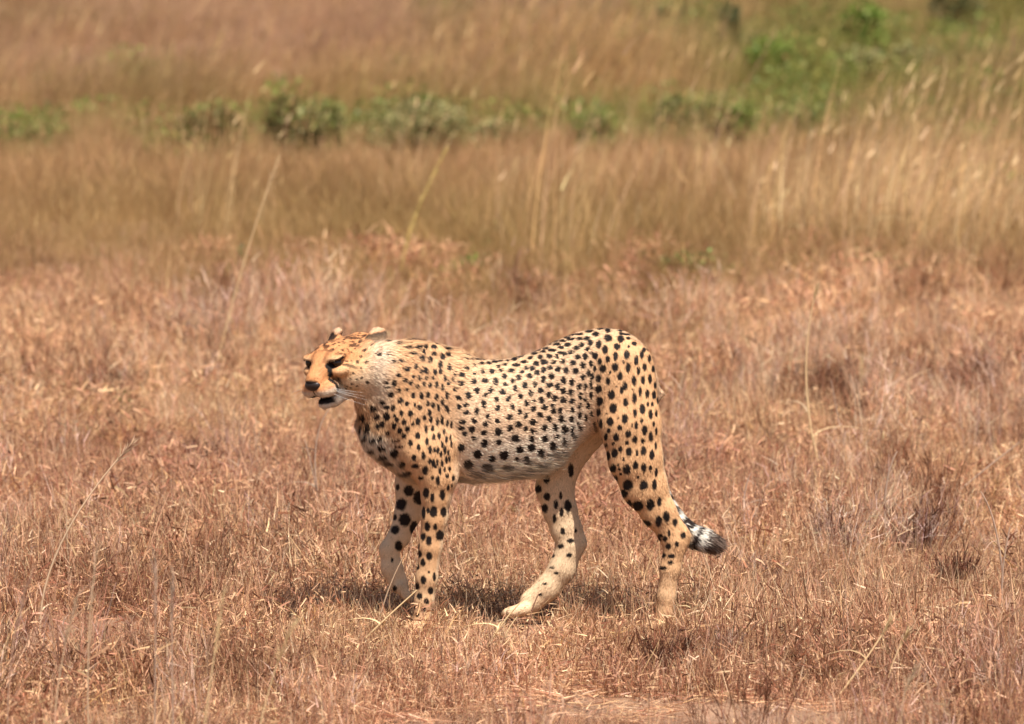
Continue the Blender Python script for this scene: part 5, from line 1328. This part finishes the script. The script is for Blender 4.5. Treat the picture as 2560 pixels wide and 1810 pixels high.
# ---- fur: one thin tapering blade per hair ------------------------------
def fur():
    n = FUR_N
    dens = np.ones(nV)
    dens *= 1 + 1.2 * W0[:, ri['head']] + 2.0 * W0[:, ri['tail']] * (tail_param(V) > -.13) + .3 * W0[:, ri['throat']]
    P, Nn, Wt, Fv = scatter(n, 23, dens)
    q = head_local(P)
    # bare nose, eyes and lips
    keep = ~((Wt[:, ri['head']] > .4) & ((np.sqrt(((q[:, 0] - 8.4) / 1.25) ** 2 + (q[:, 1] / 1.95) ** 2 + ((q[:, 2] + 2.95) / 1.3) ** 2) < 1) | ((np.abs(np.abs(q[:, 1]) - 3.1) < 1.5) & (np.abs(q[:, 2] - .30) < .55) & (q[:, 0] > 3))))
    P, Nn, Wt, Fv, q = P[keep], Nn[keep], Wt[keep], Fv[keep], q[keep]
    n = len(P)
    r = np.random.default_rng(3)
    u = P[:, 0] / K + 1148
    zc, hz, hw, _ = torso_fields(P[:, 0]); zz = (P[:, 2] - zc) / hz
    L = Wt @ np.array([.0098, .0115, .017, .0088, .0070, .007, .0066, .0080, .007, .012])
    L = L + .034 * Wt[:, ri['torso']] * sstep(-.6, -.95, zz) * sstep(1300, 1210, u) * sstep(1000, 1030, u)
    L = L + .011 * Wt[:, ri['neck']] * sstep(.2, .9, Nn[:, 2])
    L = L + .012 * Wt[:, ri['head']] * sstep(-1.0, -4.5, q[:, 0]) * sstep(2.0, 4.0, np.abs(q[:, 1])) * sstep(0, -3, q[:, 2])
    tp = tail_param(P)
    L = L + Wt[:, ri['tail']] * (0.019 * sstep(-.025, -.002, tp) + .006 * sstep(-.2, -.05, tp))
    L *= np.clip(1 + .25 * r.standard_normal(n), .4, 1.8)
    fl = Fv + .35 * (np.stack([fbm(P, 45, 50 + k, 2) for k in range(3)], 1) - .5) * 2 + r.normal(0, .13, (n, 3))
    fl = unit(fl - (fl * Nn).sum(1)[:, None] * Nn)
    lift = Wt @ np.array([.32, .46, .58, .30, .36, .6, .26, .28, .3, .45])
    lift = lift + .15 * Wt[:, ri['tail']] * sstep(-.06, -.0, tp) + r.normal(0, .07, n)
    side = unit(np.cross(Nn, fl))
    col = coat(P + fl * (L * r.uniform(.12, .70, n))[:, None], Nn, Wt)
    wd = (.00062 + .00045 * r.random(n)) * (1 + .5 * Wt[:, ri['torso']])
    wd = wd * np.where(Wt[:, ri['head']] > .5, .75, 1)
    d1 = unit(fl * 1.0 + Nn * lift[:, None])
    d2 = unit(fl * 1.0 + Nn * (lift * .35)[:, None] + np.array([0, 0, -.10]))
    p0 = P - Nn * .001
    p1 = p0 + d1 * (L * .5)[:, None]
    p2 = p1 + d2 * (L * .5)[:, None]
    vs = np.stack([p0 - side * wd[:, None], p0 + side * wd[:, None], p1 + side * (wd * .8)[:, None], p1 - side * (wd * .8)[:, None], p2], 1).reshape(-1, 3)
    b = np.arange(n)[:, None] * 5
    me = mesh_np('fur', vs, b + np.array([3, 2, 1, 0]), b + np.array([4, 2, 3]))
    shade = 1 + .21 * r.standard_normal(n)
    tipc = col * np.clip(shade, .6, 1.4)[:, None]
    tiptail = Wt[:, ri['tail']] * sstep(-.03, -.005, tp)
    tc = np.repeat(tipc, 5, 0)
    ends = np.repeat(np.clip(tipc, 0, 1), 5, 0).reshape(-1, 5, 3)
    ends[:, 4] = ends[:, 4] * (1 - .6 * tiptail[:, None]) + srgb(190, 160, 140) * .6 * tiptail[:, None]
    set_attr(me, 'coat', 'FLOAT_COLOR', np.clip(ends.reshape(-1, 3), .004, .95))
    nn = np.repeat(unit(Nn + .25 * d1 * 0 + r.normal(0, .16, (n, 3))), 5, 0)
    me.normals_split_custom_set_from_vertices(nn.astype(np.float32))
    me.materials.append(M_FUR)
    return me
FUR_N = 230000
fur_ob = link(bpy.data.objects.new('fur', fur()), cheetah)
fur_ob['kind'] = 'stuff'

# ---- eyes, nose pad, whiskers --------------------------------------------
def ball(name, c, r, mat, sc=(1, 1, 1), M=None, seg=20, rings=12):
    vs, qs = [], []
    for i in range(rings + 1):
        th = math.pi * i / rings
        for j in range(seg):
            ph = 2 * math.pi * j / seg
            vs.append((math.sin(th) * math.cos(ph) * sc[0], math.sin(th) * math.sin(ph) * sc[1], math.cos(th) * sc[2]))
    for i in range(rings):
        for j in range(seg):
            qs.append((i * seg + j, (i + 1) * seg + j, (i + 1) * seg + (j + 1) % seg, i * seg + (j + 1) % seg))
    vs = np.array(vs) * r
    if M is not None: vs = vs @ M
    me = mesh_np(name, vs + c, qs)
    me.materials.append(mat)
    return me
M_EYE, n_, l_, b_ = new_mat('eye')
b_.inputs['Roughness'].default_value = 0.08
geo = n_.new('ShaderNodeTexCoord'); 
ramp = n_.new('ShaderNodeValToRGB'); grad = n_.new('ShaderNodeTexNoise'); grad.inputs['Scale'].default_value = 60
ramp.color_ramp.elements[0].color = (0.008, 0.004, 0.002, 1); ramp.color_ramp.elements[1].color = (0.035, 0.016, 0.006, 1)
l_.new(geo.outputs['Object'], grad.inputs['Vector']); l_.new(grad.outputs[0], ramp.inputs[0]); l_.new(ramp.outputs[0], b_.inputs['Base Color'])
M_NOSE, n_, l_, b_ = new_mat('nose_leather')
b_.inputs['Roughness'].default_value = 0.42
tx = n_.new('ShaderNodeTexNoise'); tx.inputs['Scale'].default_value = 300
cr_ = n_.new('ShaderNodeValToRGB'); cr_.color_ramp.elements[0].color = (0.008, 0.005, 0.004, 1); cr_.color_ramp.elements[1].color = (0.035, 0.02, 0.016, 1)
l_.new(tx.outputs[0], cr_.inputs[0]); l_.new(cr_.outputs[0], b_.inputs['Base Color'])
for s in (1, -1):
    link(bpy.data.objects.new('eye', ball('eye', H(3.60, s * 3.35, .28), .98 * HS, M_EYE)), cheetah)
link(bpy.data.objects.new('nose', ball('nose', H(8.3, 0, -2.95), HS, M_NOSE, (1.1, 1.85, 1.2), HM)), cheetah)
M_WH, n_, l_, b_ = new_mat('whisker_white')
wn_ = n_.new('ShaderNodeTexNoise'); wr_ = n_.new('ShaderNodeValToRGB')
wr_.color_ramp.elements[0].color = (.6, .57, .52, 1); wr_.color_ramp.elements[1].color = (.85, .83, .8, 1)
l_.new(wn_.outputs[0], wr_.inputs[0]); l_.new(wr_.outputs[0], b_.inputs['Base Color'])
def tube(name, pts, radii, mat, sides=5):
    pts = np.asarray(pts, float); m = len(pts)
    tang = unit(np.gradient(pts, axis=0))
    ref = np.array([.3, .9, .2])
    a = unit(np.cross(tang, ref)); b = np.cross(tang, a)
    ang = np.arange(sides) * 2 * math.pi / sides
    ring = (a[:, None] * np.cos(ang)[None, :, None] + b[:, None] * np.sin(ang)[None, :, None]) * np.asarray(radii)[:, None, None] + pts[:, None]
    vs = ring.reshape(-1, 3)
    qs = [(i * sides + j, i * sides + (j + 1) % sides, (i + 1) * sides + (j + 1) % sides, (i + 1) * sides + j) for i in range(m - 1) for j in range(sides)]
    me = mesh_np(name, vs, qs)
    if mat: me.materials.append(mat)
    return me
for s in (1, -1):
    for k in range(4):
        f0, h0 = 6.6 - .35 * (k % 3), -4.0 - .36 * k
        pts = [H(f0 - .25 * t * t * 8 - .4 * t, s * (2.9 + 6.0 * t), h0 - t * (1.2 + .5 * k) - .6 * t * t) for t in np.linspace(0, 1, 7)]
        link(bpy.data.objects.new('whisker', tube('whisker', pts, np.linspace(.0004, .00012, 7), M_WH, 4)), cheetah)
